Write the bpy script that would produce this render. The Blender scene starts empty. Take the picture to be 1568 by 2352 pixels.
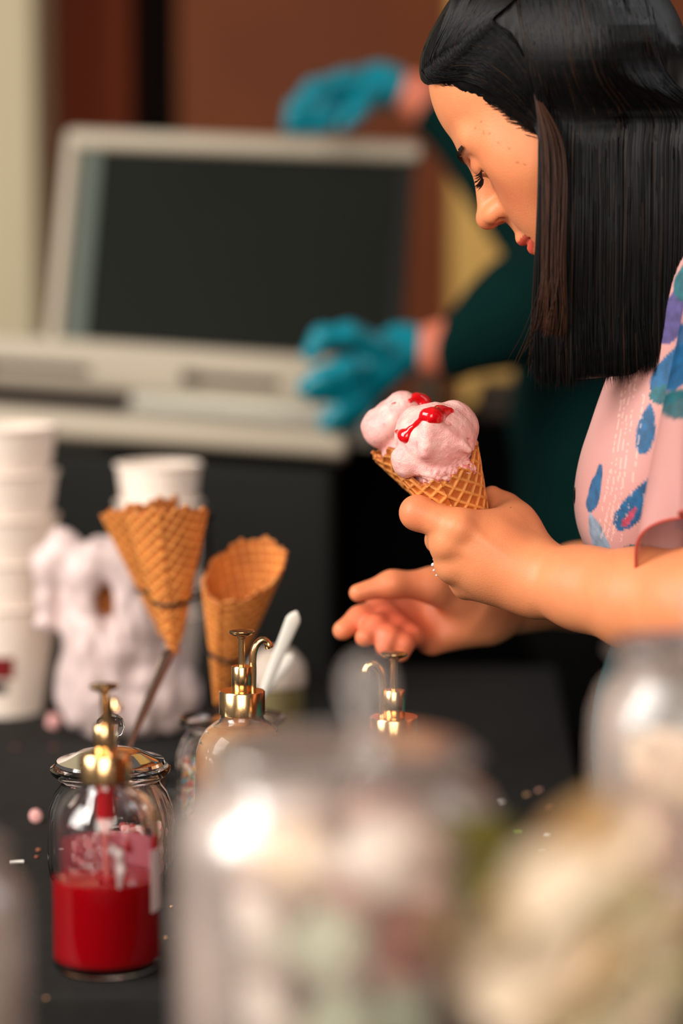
import bpy, bmesh, math, random
import numpy as np
from mathutils import Vector, Matrix
random.seed(7); rng = np.random.default_rng(7)
PI = math.pi
S = bpy.context.scene
COL = S.collection

# ------------------------------------------------------------------ camera
CZ = 1.34; PITCH = math.radians(6.0); FP = 5553.0
cd = bpy.data.cameras.new('camera'); cam = bpy.data.objects.new('camera', cd); COL.objects.link(cam)
cam.location = (0, 0, CZ); cam.rotation_euler = (PI/2-PITCH, 0, 0)
cd.sensor_fit = 'VERTICAL'; cd.sensor_height = 36.0; cd.lens = FP/2352*36.0
cd.clip_start = 0.05; cd.clip_end = 60
cd.dof.use_dof = True; cd.dof.focus_distance = 1.945; cd.dof.aperture_fstop = 1.8
S.camera = cam
# ------------------------------------------------------------------ world, lights, exposure
w = bpy.data.worlds.new('room_light'); S.world = w; w.use_nodes = True
w.node_tree.nodes['Background'].inputs[0].default_value = (1.0, 0.88, 0.78, 1)
w.node_tree.nodes['Background'].inputs[1].default_value = 0.095
def area(name, loc, target, sx, sy, power, color):
    l = bpy.data.lights.new(name, 'AREA'); l.shape = 'RECTANGLE'; l.size = sx; l.size_y = sy
    l.energy = power; l.color = color
    o = bpy.data.objects.new(name, l); COL.objects.link(o); o.location = loc
    o.rotation_euler = (Vector(target)-Vector(loc)).to_track_quat('-Z', 'Y').to_euler()
    return o
area('window_light_left', (-2.5, 0.8, 2.6), (0.1, 2.0, 1.15), 1.7, 2.2, 118, (1.0, 0.94, 0.88))
area('front_fill_light', (-0.1, -0.6, 1.95), (0.1, 1.6, 1.0), 1.6, 1.4, 42, (1.0, 0.88, 0.76))  # added fill near the camera, brightens the foreground
area('area_light_right', (2.2, 2.6, 2.8), (0.2, 2.0, 1.2), 0.8, 1.4, 14, (0.95, 0.97, 1.0))  # weak cool area light from the right
S.view_settings.view_transform = 'Standard'; S.view_settings.look = 'None'
S.view_settings.exposure = 0.42; S.view_settings.gamma = 1.0; S.view_settings.use_curve_mapping = False

# ------------------------------------------------------------------ helpers
def lin(r, g, b):
    f = lambda c: (c/255/12.92) if c/255 <= 0.04045 else ((c/255+0.055)/1.055)**2.4
    return (f(r), f(g), f(b))
cp, sp = math.cos(PITCH), math.sin(PITCH)
def ray(px, py):
    x = (px-784)/FP; y = -(py-1176)/FP
    return np.array([x, cp+y*sp, -sp+y*cp])
CAM = np.array([0, 0, CZ])
def at(px, py, Y):
    d = ray(px, py); return CAM + d*(Y/d[1])
def atz(px, py, z):
    d = ray(px, py); return CAM + d*((z-CZ)/d[2])

def material(name, color=(0.5, 0.5, 0.5), rough=0.5, metal=0.0, attr=None, trans=0.0, ior=1.45, sss=0.0,
             sssr=(1.0, 0.35, 0.2), spec=0.5, bump=0.0, bscale=300, alpha=1.0, coat=0.0, noise=None, sheen=0.0, sss_scale=0.006):
    m = bpy.data.materials.new(name); m.use_nodes = True
    nt = m.node_tree; b = nt.nodes['Principled BSDF']
    b.inputs['Base Color'].default_value = (*color, 1)
    b.inputs['Roughness'].default_value = rough; b.inputs['Metallic'].default_value = metal
    b.inputs['IOR'].default_value = ior; b.inputs['Transmission Weight'].default_value = trans
    b.inputs['Specular IOR Level'].default_value = spec; b.inputs['Alpha'].default_value = alpha
    b.inputs['Coat Weight'].default_value = coat; b.inputs['Sheen Weight'].default_value = sheen
    if sss:
        b.inputs['Subsurface Weight'].default_value = sss
        b.inputs['Subsurface Radius'].default_value = sssr; b.inputs['Subsurface Scale'].default_value = sss_scale
    tc = None
    if attr:
        a = nt.nodes.new('ShaderNodeAttribute'); a.attribute_name = attr
        nt.links.new(a.outputs['Color'], b.inputs['Base Color'])
    if bump or noise:
        tc = nt.nodes.new('ShaderNodeTexCoord')
    if noise:     # (scale, colour2, lo, hi)
        n = nt.nodes.new('ShaderNodeTexNoise'); n.inputs['Scale'].default_value = noise[0]; n.inputs['Detail'].default_value = 5
        r = nt.nodes.new('ShaderNodeMapRange'); r.inputs[1].default_value = noise[2]; r.inputs[2].default_value = noise[3]
        x = nt.nodes.new('ShaderNodeMix'); x.data_type = 'RGBA'
        nt.links.new(tc.outputs['Object'], n.inputs['Vector']); nt.links.new(n.outputs[0], r.inputs[0]); nt.links.new(r.outputs[0], x.inputs[0])
        x.inputs[6].default_value = (*color, 1); x.inputs[7].default_value = (*noise[1], 1)
        if attr: nt.links.new(a.outputs['Color'], x.inputs[6])
        nt.links.new(x.outputs[2], b.inputs['Base Color'])
    if bump:
        n = nt.nodes.new('ShaderNodeTexNoise'); n.inputs['Scale'].default_value = bscale; n.inputs['Detail'].default_value = 4
        k = nt.nodes.new('ShaderNodeBump'); k.inputs['Strength'].default_value = bump; k.inputs['Distance'].default_value = 0.001
        nt.links.new(tc.outputs['Object'], n.inputs['Vector']); nt.links.new(n.outputs[0], k.inputs['Height']); nt.links.new(k.outputs[0], b.inputs['Normal'])
    return m

def mesh_obj(name, verts, faces, mat=None, parent=None, smooth=True, col=None, loc=None):
    me = bpy.data.meshes.new(name)
    verts = np.asarray(verts, dtype=np.float32).reshape(-1, 3)
    if isinstance(faces, np.ndarray):
        nf, k = faces.shape
        me.vertices.add(len(verts)); me.vertices.foreach_set('co', verts.ravel())
        me.loops.add(nf*k); me.loops.foreach_set('vertex_index', faces.ravel().astype(np.int32))
        me.polygons.add(nf); me.polygons.foreach_set('loop_start', (np.arange(nf)*k).astype(np.int32))
        me.update(calc_edges=True); me.validate()
    else:
        me.from_pydata(verts.tolist(), [], faces); me.update()
    if smooth: me.polygons.foreach_set('use_smooth', np.ones(len(me.polygons), dtype=bool))
    if col is not None:
        ca = me.color_attributes.new('tint', 'FLOAT_COLOR', 'POINT')
        c4 = np.ones((len(verts), 4), dtype=np.float32); c4[:, :3] = col
        ca.data.foreach_set('color', c4.ravel())
    if mat: me.materials.append(mat)
    if smooth and len(me.polygons) < 30000: me.set_sharp_from_angle(angle=math.radians(48))
    o = bpy.data.objects.new(name, me); COL.objects.link(o)
    if parent is not None:
        o.parent = parent
    if loc is not None: o.location = loc
    return o
def tag(o, label=None, cat=None, group=None, kind=None):
    if label: o['label'] = label
    if cat: o['category'] = cat
    if group: o['group'] = group
    if kind: o['kind'] = kind
    return o
def empty(name, loc, label, cat, group=None):
    o = bpy.data.objects.new(name, None); COL.objects.link(o); o.location = loc; o.empty_display_size = 0.02
    return tag(o, label, cat, group)
def copy_tree(o, parent=None, loc=None, rot=None):
    c = o.copy(); COL.objects.link(c)
    if parent is not None: c.parent = parent
    if loc is not None: c.location = loc
    if rot is not None: c.rotation_euler = rot
    for ch in list(o.children): copy_tree(ch, c)
    return c

def lathe(prof, n=48, closed=False, rib=0.0, nrib=0, ribz=None):
    """profile [(r,z)] spun round z; closed joins last profile point to the first"""
    prof = np.array(prof, float); m = len(prof); a = np.linspace(0, 2*PI, n, endpoint=False)
    r = prof[:, 0][:, None]*np.ones(n); z = prof[:, 1][:, None]*np.ones(n)
    if rib:
        wz = np.clip(np.minimum((z-ribz[0])/0.01, (ribz[1]-z)/0.01), 0, 1) if ribz else 1
        r = r*(1+rib*wz*np.abs(np.cos(a*nrib/2))[None, :])
    v = np.stack([r*np.cos(a), r*np.sin(a), z], -1).reshape(-1, 3)
    i, j = np.meshgrid(np.arange(m if closed else m-1), np.arange(n), indexing='ij')
    i2 = (i+1) % m; j2 = (j+1) % n
    f = np.stack([i*n+j, i*n+j2, i2*n+j2, i2*n+j], -1).reshape(-1, 4)
    return v, f
def tube(pts, rad, n=10, cap=True, flat=None):
    """tube along points; rad scalar or list; flat=(ax, k) squashes"""
    P = np.array(pts, float); m = len(P); R = np.full(m, rad) if np.isscalar(rad) else np.array(rad, float)
    T = np.gradient(P, axis=0); T /= np.linalg.norm(T, axis=1)[:, None]+1e-12
    up = np.array([0, 0, 1.0]) if abs(T[0][2]) < 0.9 else np.array([0, 1.0, 0])
    a = np.linspace(0, 2*PI, n, endpoint=False); V = []
    N = np.cross(T[0], up); N /= np.linalg.norm(N)
    for k in range(m):
        N = N-T[k]*N.dot(T[k]); N /= np.linalg.norm(N); B = np.cross(T[k], N)
        V.append(P[k]+R[k]*(np.cos(a)[:, None]*N+np.sin(a)[:, None]*B))
    V = np.concatenate(V); f = []
    for k in range(m-1):
        for j in range(n):
            f.append((k*n+j, k*n+(j+1) % n, (k+1)*n+(j+1) % n, (k+1)*n+j))
    if cap: f.append(tuple(range(n))[::-1]); f.append(tuple((m-1)*n+j for j in range(n)))
    return V, f
def join(*vf):
    V = []; F = []; o = 0
    for v, f in vf:
        V.append(np.asarray(v)); F += [tuple(int(x)+o for x in q) for q in f]; o += len(v)
    return np.concatenate(V), F
def box(x0, x1, y0, y1, z0, z1, bev=0.0):
    bm = bmesh.new(); bmesh.ops.create_cube(bm, size=1)
    for v in bm.verts: v.co = Vector(((x0+x1)/2+v.co.x*(x1-x0), (y0+y1)/2+v.co.y*(y1-y0), (z0+z1)/2+v.co.z*(z1-z0)))
    if bev: bmesh.ops.bevel(bm, geom=bm.edges[:], offset=bev, segments=3, profile=0.5, affect='EDGES')
    v = np.array([q.co[:] for q in bm.verts]); f = [tuple(q.index for q in p.verts) for p in bm.faces]; bm.free()
    return v, f
def spline(P, n):
    P = np.array(P, float); P = np.vstack([2*P[0]-P[1], P, 2*P[-1]-P[-2]]); m = len(P)-3
    t = np.linspace(0, m-1e-9, n); i = t.astype(int); u = (t-i)[:, None]
    a, b, c, d = P[i], P[i+1], P[i+2], P[i+3]
    return 0.5*((2*b)+(-a+c)*u+(2*a-5*b+4*c-d)*u**2+(-a+3*b-3*c+d)*u**3)

# value noise in numpy
_perm = rng.integers(0, 2**31, 4096)
def vnoise(p, scale):
    q = p*scale; i = np.floor(q).astype(np.int64); f = q-i; f = f*f*(3-2*f); out = 0
    def h(a, b, c): return (_perm[(a*73856093 ^ b*19349663 ^ c*83492791) & 4095] % 10007)/10007.0
    for dx in (0, 1):
        for dy in (0, 1):
            for dz in (0, 1):
                wgt = (f[:, 0] if dx else 1-f[:, 0])*(f[:, 1] if dy else 1-f[:, 1])*(f[:, 2] if dz else 1-f[:, 2])
                out = out+wgt*h(i[:, 0]+dx, i[:, 1]+dy, i[:, 2]+dz)
    return out*2-1

# ------------------------------------------------------------------ smooth implicit modelling
class Field:
    def __init__(s): s.ops = []
    def add(s, fn, lo, hi, k=0.008, mode='u'): s.ops.append((fn, np.array(lo, float), np.array(hi, float), k, mode)); return s
    def cap(s, a, b, r1, r2=None, k=0.008, mode='u'):
        a = np.array(a, float); b = np.array(b, float); r2 = r1 if r2 is None else r2; ba = b-a; L = ba.dot(ba)+1e-12
        def fn(p):
            t = np.clip(((p-a)@ba)/L, 0, 1); return np.linalg.norm(p-a-t[:, None]*ba, axis=1)-(r1+(r2-r1)*t)
        R = max(r1, r2); return s.add(fn, np.minimum(a, b)-R, np.maximum(a, b)+R, k, mode)
    def chain(s, pts, rads, k=0.008):
        for i in range(len(pts)-1): s.cap(pts[i], pts[i+1], rads[i], rads[i+1], k)
        return s
    def ell(s, c, r, M=None, k=0.008, mode='u'):
        c = np.array(c, float); r = np.array(r, float); M = np.eye(3) if M is None else M
        def fn(p):
            q = (p-c)@M; k0 = np.linalg.norm(q/r, axis=1); k1 = np.linalg.norm(q/(r*r), axis=1)+1e-9
            return k0*(k0-1)/k1
        R = (np.abs(M)*r[None, :]).sum(1); return s.add(fn, c-R, c+R, k, mode)
    def rbox(s, c, h, rad, M=None, k=0.008, mode='u'):
        c = np.array(c, float); h = np.array(h, float); M = np.eye(3) if M is None else M
        def fn(p):
            q = np.abs((p-c)@M)-(h-rad); return np.linalg.norm(np.maximum(q, 0), axis=1)+np.minimum(q.max(1), 0)-rad
        R = (np.abs(M)*h[None, :]).sum(1); return s.add(fn, c-R, c+R, k, mode)
    def ev(s, p, lo=None, hi=None, pad=0.0):
        d = np.full(len(p), 1.0)
        for fn, l, h, k, mode in s.ops:
            if lo is not None and (np.any(l-k-pad > hi) or np.any(h+k+pad < lo)): continue
            e = fn(p)
            if mode == 'u':
                x = np.maximum(k-np.abs(d-e), 0)/k; d = np.minimum(d, e)-x*x*k*0.25
            else:
                x = np.maximum(k-np.abs(d+e), 0)/k; d = np.maximum(d, -e)+x*x*k*0.25
        return d
    def mesh(s, vox, N=22):
        us = [o for o in s.ops if o[4] == 'u']
        lo = np.min([o[1] for o in us], axis=0)-4*vox; hi = np.max([o[2] for o in us], axis=0)+4*vox
        nb = np.ceil((hi-lo)/(vox*N)).astype(int); G = nb*N+4
        Vk = []; Vp = []; Q = []
        lin_ = np.arange(N+2)-1
        gx, gy, gz = np.meshgrid(lin_, lin_, lin_, indexing='ij'); g = np.stack([gx, gy, gz], -1).reshape(-1, 3)
        half = N*vox*0.5; diag = half*1.733+3*vox
        for bi in np.ndindex(*nb):
            o = np.array(bi)*N; b0 = lo+o*vox; b1 = b0+N*vox
            if not any(np.all(u[1]-2*vox < b1) and np.all(u[2]+2*vox > b0) for u in us): continue
            cd_ = s.ev(((b0+b1)/2)[None, :])[0]
            if abs(cd_) > diag*1.25+0.004: continue
            P = lo+(o+g)*vox
            D = s.ev(P, b0-2*vox, b1+2*vox, 2*vox).reshape(N+2, N+2, N+2)
            sg = D < 0
            if sg.all() or not sg.any(): continue
            M1 = N+1; acc = np.zeros((M1, M1, M1, 3)); cnt = np.zeros((M1, M1, M1))
            base = np.stack(np.meshgrid(*[np.arange(M1)]*3, indexing='ij'), -1).astype(float)
            for ax in range(3):
                for u in (0, 1):
                    for v in (0, 1):
                        off = [0, 0, 0]; o2 = [(ax+1) % 3, (ax+2) % 3]; off[o2[0]] = u; off[o2[1]] = v
                        A = D[off[0]:off[0]+M1, off[1]:off[1]+M1, off[2]:off[2]+M1]
                        of = off[:]; of[ax] += 1
                        B = D[of[0]:of[0]+M1, of[1]:of[1]+M1, of[2]:of[2]+M1]
                        cr = (A < 0) != (B < 0)
                        t = np.where(cr, A/np.where(cr, A-B, 1), 0)
                        pt = np.array(off, float)[None, None, None, :]*np.ones(base.shape); pt[..., ax] += t
                        acc += np.where(cr[..., None], pt, 0); cnt += cr
            act = cnt > 0
            idx = np.argwhere(act); gi = idx-1+o+1
            key = (gi[:, 0]*G[1]+gi[:, 1])*G[2]+gi[:, 2]
            pos = lo+(idx-1+o+acc[act]/cnt[act][:, None])*vox
            Vk.append(key); Vp.append(pos)
            for ax in range(3):
                A = sg[1:N+1, 1:N+1, 1:N+1]
                sl = [slice(1, N+1)]*3; sl[ax] = slice(2, N+2); B = sg[tuple(sl)]
                e = np.argwhere(A != B)+1
                if not len(e): continue
                inside = sg[e[:, 0], e[:, 1], e[:, 2]]
                u = np.zeros(3, int); v = np.zeros(3, int); u[(ax+1) % 3] = 1; v[(ax+2) % 3] = 1
                c = [e-u-v, e-v, e, e-u]
                kk = []
                for ci in c:
                    gg = ci-1+o+1; kk.append((gg[:, 0]*G[1]+gg[:, 1])*G[2]+gg[:, 2])
                q = np.stack(kk, -1); q[~inside] = q[~inside][:, ::-1]; Q.append(q)
        K = np.concatenate(Vk); P = np.concatenate(Vp); Q = np.concatenate(Q)
        uk, ui = np.unique(K, return_index=True)
        Pn = P[ui]; F = np.searchsorted(uk, Q)
        return Pn, F.astype(np.int32)
    def traces(s, pts, t0=1.5, t1=2.6):
        """march rays from the camera through pixels onto the surface; rows of nan where they miss"""
        D = np.array([ray(x, y) for x, y in pts]); D /= np.linalg.norm(D, axis=1)[:, None]; t = np.full(len(D), t0)
        for _ in range(90):
            e = s.ev(CAM+D*t[:, None]); t = t+np.where(np.abs(e) < 0.0003, 0, e*0.75)
            t = np.minimum(t, t1+0.1)
        P = CAM+D*t[:, None]; P[t > t1] = np.nan
        return P
    def trace(s, px, py, t0=1.5, t1=2.6):
        p = s.traces([(px, py)], t0, t1)[0]; return None if np.isnan(p[0]) else p

# ------------------------------------------------------------------ materials
M = {}
M['skin'] = material('skin', (0.8, 0.5, 0.35), 0.46, attr='tint', sss=0.22, spec=0.4, bump=0.25, bscale=700, sss_scale=0.004)
M['hair'] = material('black_hair', lin(6, 5, 5), 0.5, spec=0.2)
M['hair_strand'] = material('hair_strands', (0.01, 0.01, 0.01), 0.38, spec=0.15, attr='tint')
M['lash'] = material('lash', (0.006, 0.004, 0.004), 0.5)
M['eye'] = material('eyeball', lin(225, 210, 200), 0.15)
M['blouse'] = material('printed_blouse', (0.7, 0.4, 0.4), 0.6, attr='tint', bump=0.2, bscale=900, sheen=0.2)
M['chiffon'] = material('chiffon', (0.7, 0.4, 0.4), 0.6, attr='tint', alpha=0.80)
M['hem'] = material('rust_hem', lin(176, 66, 52), 0.6)
M['trousers'] = material('teal_trousers', lin(8, 80, 92), 0.8)
M['shoe'] = material('black_shoe', lin(20, 18, 18), 0.5)
M['silver'] = material('silver', (0.85, 0.85, 0.88), 0.12, metal=1.0)
M['gem'] = material('gem', (0.95, 0.97, 1), 0.05, spec=1.0, coat=1.0)

M['brow'] = material('brow_hair', lin(58, 34, 22), 0.6)

# ------------------------------------------------------------------ the setting
def struct(name, vf, mat, parent=None, smooth=False):
    o = mesh_obj(name, vf[0], vf[1], mat, parent, smooth=smooth)
    if parent is None: o['kind'] = 'structure'
    return o
M['wall'] = material('brown_wall', lin(116, 58, 22), 0.8, noise=(3.0, lin(102, 47, 16), 0.3, 0.7))
M['wall2'] = material('rust_wall', lin(126, 50, 8), 0.8, noise=(3.0, lin(110, 40, 6), 0.3, 0.7))
M['beige'] = material('beige_plaster', lin(204, 190, 156), 0.8)
M['gold'] = material('ochre_plaster', lin(226, 178, 96), 0.7)
M['darkgap'] = material('dark_recess', lin(24, 10, 5), 0.9)
M['floor'] = material('dark_floor', lin(26, 22, 20), 0.7, noise=(8, lin(18, 15, 14), 0.4, 0.6))
struct('floor', box(-3.2, 3.2, -2.5, 5.6, -0.1, 0), M['floor'])
def XW(px, Y): return float(at(px, 600, Y)[0])
struct('wall_back', box(XW(412, 4.8), 3.2, 4.8, 5.0, 0, 3.0), M['wall'])
struct('wall_back_left', box(XW(60, 4.8), XW(300, 4.8), 4.8, 5.0, 0, 3.0), M['wall2'])
struct('wall_back_recess', box(XW(200, 4.8), XW(500, 4.8), 5.02, 5.1, 0, 3.0), M['darkgap'])
struct('trim_1', box(-1.6, XW(84, 4.5), 4.5, 4.79, 0, 3.0, 0.012), M['beige'])
struct('trim_2', box(XW(1040, 4.6), XW(1330, 4.6), 4.6, 4.79, 0, 3.0, 0.012), M['gold'])
struct('wall_right', box(3.2, 3.3, -2.5, 5.6, 0, 3.0), M['wall'])

# ------------------------------------------------------------------ tables with black cloths
TZ = 0.83
M['cloth'] = material('black_cloth', lin(32, 31, 29), 0.8, bump=0.3, bscale=900, spec=0.25, noise=(60, lin(26, 25, 24), 0.35, 0.65))
M['steel_leg'] = material('table_leg_steel', (0.4, 0.4, 0.4), 0.4, metal=1.0)
M['board'] = material('table_board', lin(120, 100, 80), 0.6)
def table(name, corners, label, clabel):
    """corners ccw; board, four legs, and a cloth draped to the floor (a thing of its own)"""
    C = np.array(corners, float); c0 = C.mean(0)
    t = empty(name, (c0[0], c0[1], 0), label, 'table')
    inn = c0+(C-c0)*0.985
    v = [(x-c0[0], y-c0[1], z) for z in (TZ-0.035, TZ-0.004) for x, y in inn]
    mesh_obj('tabletop', v, [(3, 2, 1, 0), (4, 5, 6, 7)]+[(i, (i+1) % 4, 4+(i+1) % 4, 4+i) for i in range(4)], M['board'], t, smooth=False)
    for x, y in c0+(C-c0)*0.9:
        a, f = tube([(x-c0[0], y-c0[1], 0), (x-c0[0], y-c0[1], TZ-0.035)], 0.015, 10); mesh_obj('leg', a, f, M['steel_leg'], t)
    # cloth
    per = []
    n = 90
    for i in range(4):
        for k in range(n): per.append(C[i]+(C[(i+1) % 4]-C[i])*k/n)
    per = np.array(per); m = len(per); V = [(c0[0], c0[1], TZ)]; F = []
    nrm = np.roll(per, -1, 0)-np.roll(per, 1, 0); nrm = np.stack([nrm[:, 1], -nrm[:, 0]], 1); nrm /= np.linalg.norm(nrm, axis=1)[:, None]
    rings = []
    for fr in (0.5, 0.9): rings.append((c0+(per-c0)*fr, np.full(m, TZ)))
    ph = np.arange(m)*0.35
    for dz, off in ((0.0, -0.006), (-0.0018, -0.0018), (-0.006, 0.0)): rings.append((per+nrm*off, np.full(m, TZ+dz)))
    for j in range(1, 10):
        q = j/9; wv = 0.018*q*(np.sin(ph)+0.5*np.sin(ph*0.37+1))+0.012*q
        rings.append((per+nrm*wv[:, None], np.full(m, TZ-0.006-(TZ-0.016)*q)))
    for p, z in rings: V += [(a[0], a[1], b) for a, b in zip(p, z)]
    F += [(0, 1+i, 1+(i+1) % m) for i in range(m)]
    for r in range(len(rings)-1):
        F += [(1+r*m+i, 1+(r+1)*m+i, 1+(r+1)*m+(i+1) % m, 1+r*m+(i+1) % m) for i in range(m)]
    o = mesh_obj('tablecloth', V, F, M['cloth']); tag(o, clabel, 'tablecloth')
table('serving_table', [(-1.25, 1.64), (0.192, 1.64), (0.270, 3.0), (-1.25, 3.0)], 'long serving table hidden under a black cloth', 'black cloth over the main table holding the sauce bottles')
table('front_table', [(-0.9, 0.72), (0.75, 0.72), (0.75, 1.44), (-0.9, 1.44)], 'nearer table under the blurred foreground jars', 'black cloth under the blurred foreground jars and flowers')

# ------------------------------------------------------------------ chilled counter with raised lid
M['cream'] = material('cream_plastic', lin(188, 176, 156), 0.5)
M['steel'] = material('brushed_steel', lin(170, 168, 158), 0.35, metal=0.6)
M['blackbody'] = material('black_panel', lin(24, 25, 22), 0.6, spec=0.25)
M['darkglass'] = material('dark_lid_panel', lin(21, 24, 19), 0.6, spec=0.15)
M['greygreen'] = material('grey_gasket', lin(88, 98, 88), 0.6)
M['slot'] = material('dark_slot', lin(60, 50, 42), 0.8)
fr = empty('ice_cream_freezer', (-0.42, 3.24, 0), 'black ice cream freezer with cream rim and tall dark lid propped open', 'freezer')
R0 = at(800, 992, 3.07); ra = math.radians(4.0)
RX = np.array([math.cos(ra), 0, -math.sin(ra)]); RY = np.array([0, 1.0, 0]); RZ = np.array([math.sin(ra), 0, math.cos(ra)])
RMx = np.stack([RX, RY, RZ], 1)
def fpart(name, vf, mat, smooth=False, parent=fr):
    V = np.asarray(vf[0])@RMx.T+R0-np.array(fr.location[:]); return mesh_obj(name, V, vf[1], mat, parent, smooth=smooth)
W0 = -0.86
b_ = box(W0+0.01, -0.02, 0.012, 0.42, 0, 1.03, 0.01); V = b_[0].copy(); V += np.array([R0[0], R0[1], 0]); V[:, 2] += (V[:, 2] > 0.5)*(-np.tan(ra)*(V[:, 0]-R0[0])+(R0[2]-1.03-0.05))
mesh_obj('cabinet', V-np.array(fr.location[:]), b_[1], M['blackbody'], fr, smooth=False)
fpart('front_rim', box(W0, 0, 0, 0.055, -0.036, 0.0, 0.012), M['cream'], True)
fpart('side_rim', box(-0.03, 0.0, 0.05, 0.40, -0.045, 0.0, 0.01), M['cream'], True)
fpart('side_rim', box(W0, W0+0.03, 0.05, 0.40, -0.045, 0.0, 0.01), M['cream'], True)
fpart('steel_cover', box(-0.31, -0.03, 0.06, 0.36, -0.022, -0.010, 0.003), M['steel'])
fpart('well', join(box(W0+0.03, -0.31, 0.06, 0.36, -0.055, -0.048), box(-0.313, -0.31, 0.06, 0.36, -0.048, -0.012)), M['slot'])
bp = fpart('back_panel', box(W0, 0.05, 0.36, 0.40, 0.008, 0.078, 0.010), M['cream'], True)
fpart('well_wall', box(W0+0.03, -0.31, 0.372, 0.39, -0.045, 0.026), M['slot'])
fpart('well_wall', box(-0.309, 0.04, 0.368, 0.39, -0.045, 0.026), M['steel'])
for xa, xb in ((-0.53, -0.37), (-0.235, -0.10)):
    g_ = box(xa, xb, 0.354, 0.362, 0.030, 0.042, 0.003); fpart('handle_slot', g_, M['slot'], parent=bp)
    s_ = box(xa-0.004, xa+0.02, 0.350, 0.362, 0.027, 0.045, 0.003); fpart('latch', s_, M['slot'], parent=bp)
# lid, tilted back
lt = math.radians(16)
rl = math.radians(2.2); LX = np.array([math.cos(rl), 0, -math.sin(rl)]); LZ = np.array([math.sin(ra), 0, math.cos(ra)])
LM = np.stack([LX, RY*math.cos(lt)-LZ*math.sin(lt), LZ*math.cos(lt)+RY*math.sin(lt)], 1)
LO = R0+RMx@np.array([0, 0.385, 0.080])
def lpart(name, vf, mat, smooth=False):
    V = np.asarray(vf[0])@LM.T+LO-np.array(fr.location[:]); return mesh_obj(name, V, vf[1], mat, fr, smooth=smooth)
LL, LR, LH = -0.435, 0.072, 0.322
lpart('lid_panel', box(LL+0.03, LR-0.008, 0.000, 0.012, 0, LH-0.02), M['darkglass'])
lpart('lid_frame', box(LL, LR+0.01, -0.012, 0.030, LH-0.028, LH, 0.011), M['cream'], True)
lpart('lid_frame', box(LL, LL+0.020, -0.012, 0.030, 0, LH-0.02, 0.007), M['cream'], True)
lpart('lid_gasket', box(LL+0.026, LL+0.055, -0.006, 0.006, 0, LH-0.030, 0.003), M['greygreen'])
lpart('lid_frame', box(LR-0.02, LR, -0.010, 0.030, 0, LH-0.028, 0.004), M['blackbody'])

# dark draped counter behind, with cartons
M['drape'] = material('black_drape', lin(7, 7, 7), 0.95, spec=0.1)
cx0, cx1 = XW(700, 3.75), XW(700, 3.75)+1.4
V, F = box(cx0, cx1, 3.72, 4.15, 0, 1.09, 0.01); o = mesh_obj('back_counter', V, F, M['drape'], smooth=False); tag(o, 'dark draped counter against the brown wall behind the gloved worker', 'counter')
M['kraft'] = material('kraft_carton', lin(150, 96, 56), 0.8); M['greycarton'] = material('grey_carton', lin(148, 132, 112), 0.8)
def carton(px0, px1, h, mat, label):
    x0, x1 = XW(px0, 3.78), XW(px1, 3.78)
    e = empty('carton', ((x0+x1)/2, 3.85, 1.09), label, 'box')
    w_ = (x1-x0)/2
    mesh_obj('carton_body', *box(-w_, w_, -0.06, 0.06, 0, h, 0.003), mat, e, smooth=False)
    mesh_obj('carton_flap', *box(-w_*0.97, w_*0.97, -0.058, -0.002, h, h+0.003, 0.001), mat, e, smooth=False)
    mesh_obj('carton_flap', *box(-w_*0.97, w_*0.97, 0.002, 0.058, h, h+0.003, 0.001), mat, e, smooth=False)
carton(962, 1002, 0.060, M['greycarton'], 'small grey box on the back counter, left of the brown one')
carton(1008, 1062, 0.054, M['kraft'], 'small brown box on the back counter, right of the grey one')
fold = Field()
for i in range(3): fold.rbox((XW(1175, 3.8), 3.83, 1.10+0.018*i), (0.055-0.004*i, 0.06, 0.011), 0.008, k=0.006)
a_, f_ = fold.mesh(0.004); a_[:, 2] += 0.002*vnoise(a_, 30)
o = mesh_obj('folded_towel', a_, f_, material('taupe_towel', lin(112, 98, 86), 0.9)); tag(o, 'folded taupe towel lying on the dark back counter', 'towel')

# ------------------------------------------------------------------ worker in teal top and blue gloves
M['shirt'] = material('dark_teal_top', lin(3, 34, 32), 0.95, spec=0.1)
M['apron'] = material('black_trousers', lin(6, 6, 6), 0.9, spec=0.1)
M['glove'] = material('blue_glove', lin(0, 132, 150), 0.35, sss=0.1, sssr=(0.3, 0.8, 1.0))
M['skin2'] = material('skin_worker', lin(214, 120, 92), 0.5, sss=0.15)
WX = XW(1400, 3.35); wk = empty('person', (WX, 3.35, 0), 'worker in dark teal top and blue gloves reaching over the freezer', 'person'); wo = np.array(wk.location[:])
wb = Field()
hc_ = at(1330, 330, 3.34)
wb.ell(hc_, (0.09, 0.075, 0.115), k=0.02); wb.ell(hc_+np.array([-0.05, 0, -0.03]), (0.045, 0.055, 0.07), k=0.02)
wb.ell(hc_+np.array([-0.098, 0, -0.02]), (0.018, 0.012, 0.022), k=0.01)
for s in (1, -1): wb.ell(hc_+np.array([-0.02, s*0.075, -0.01]), (0.018, 0.008, 0.03), k=0.006)
wb.cap(hc_+np.array([0.02, 0, -0.06]), at(1400, 560, 3.36), 0.055, 0.06, k=0.03)
sA, sB = at(1290, 590, 3.50), at(1330, 600, 3.20)
w1 = [sA, at(1190, 440, 3.56), at(960, 225, 3.55), at(885, 195, 3.54)]
w2 = [sB, at(1190, 720, 3.12), at(1000, 805, 3.12), at(935, 800, 3.12)]
for W in (w1, w2): wb.chain(W, [0.052, 0.044, 0.030, 0.026], k=0.02)
wb.ell((WX, 3.35, 1.12), (0.12, 0.17, 0.24), k=0.05); wb.ell((WX, 3.35, 0.9), (0.12, 0.16, 0.15), k=0.05)
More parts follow.
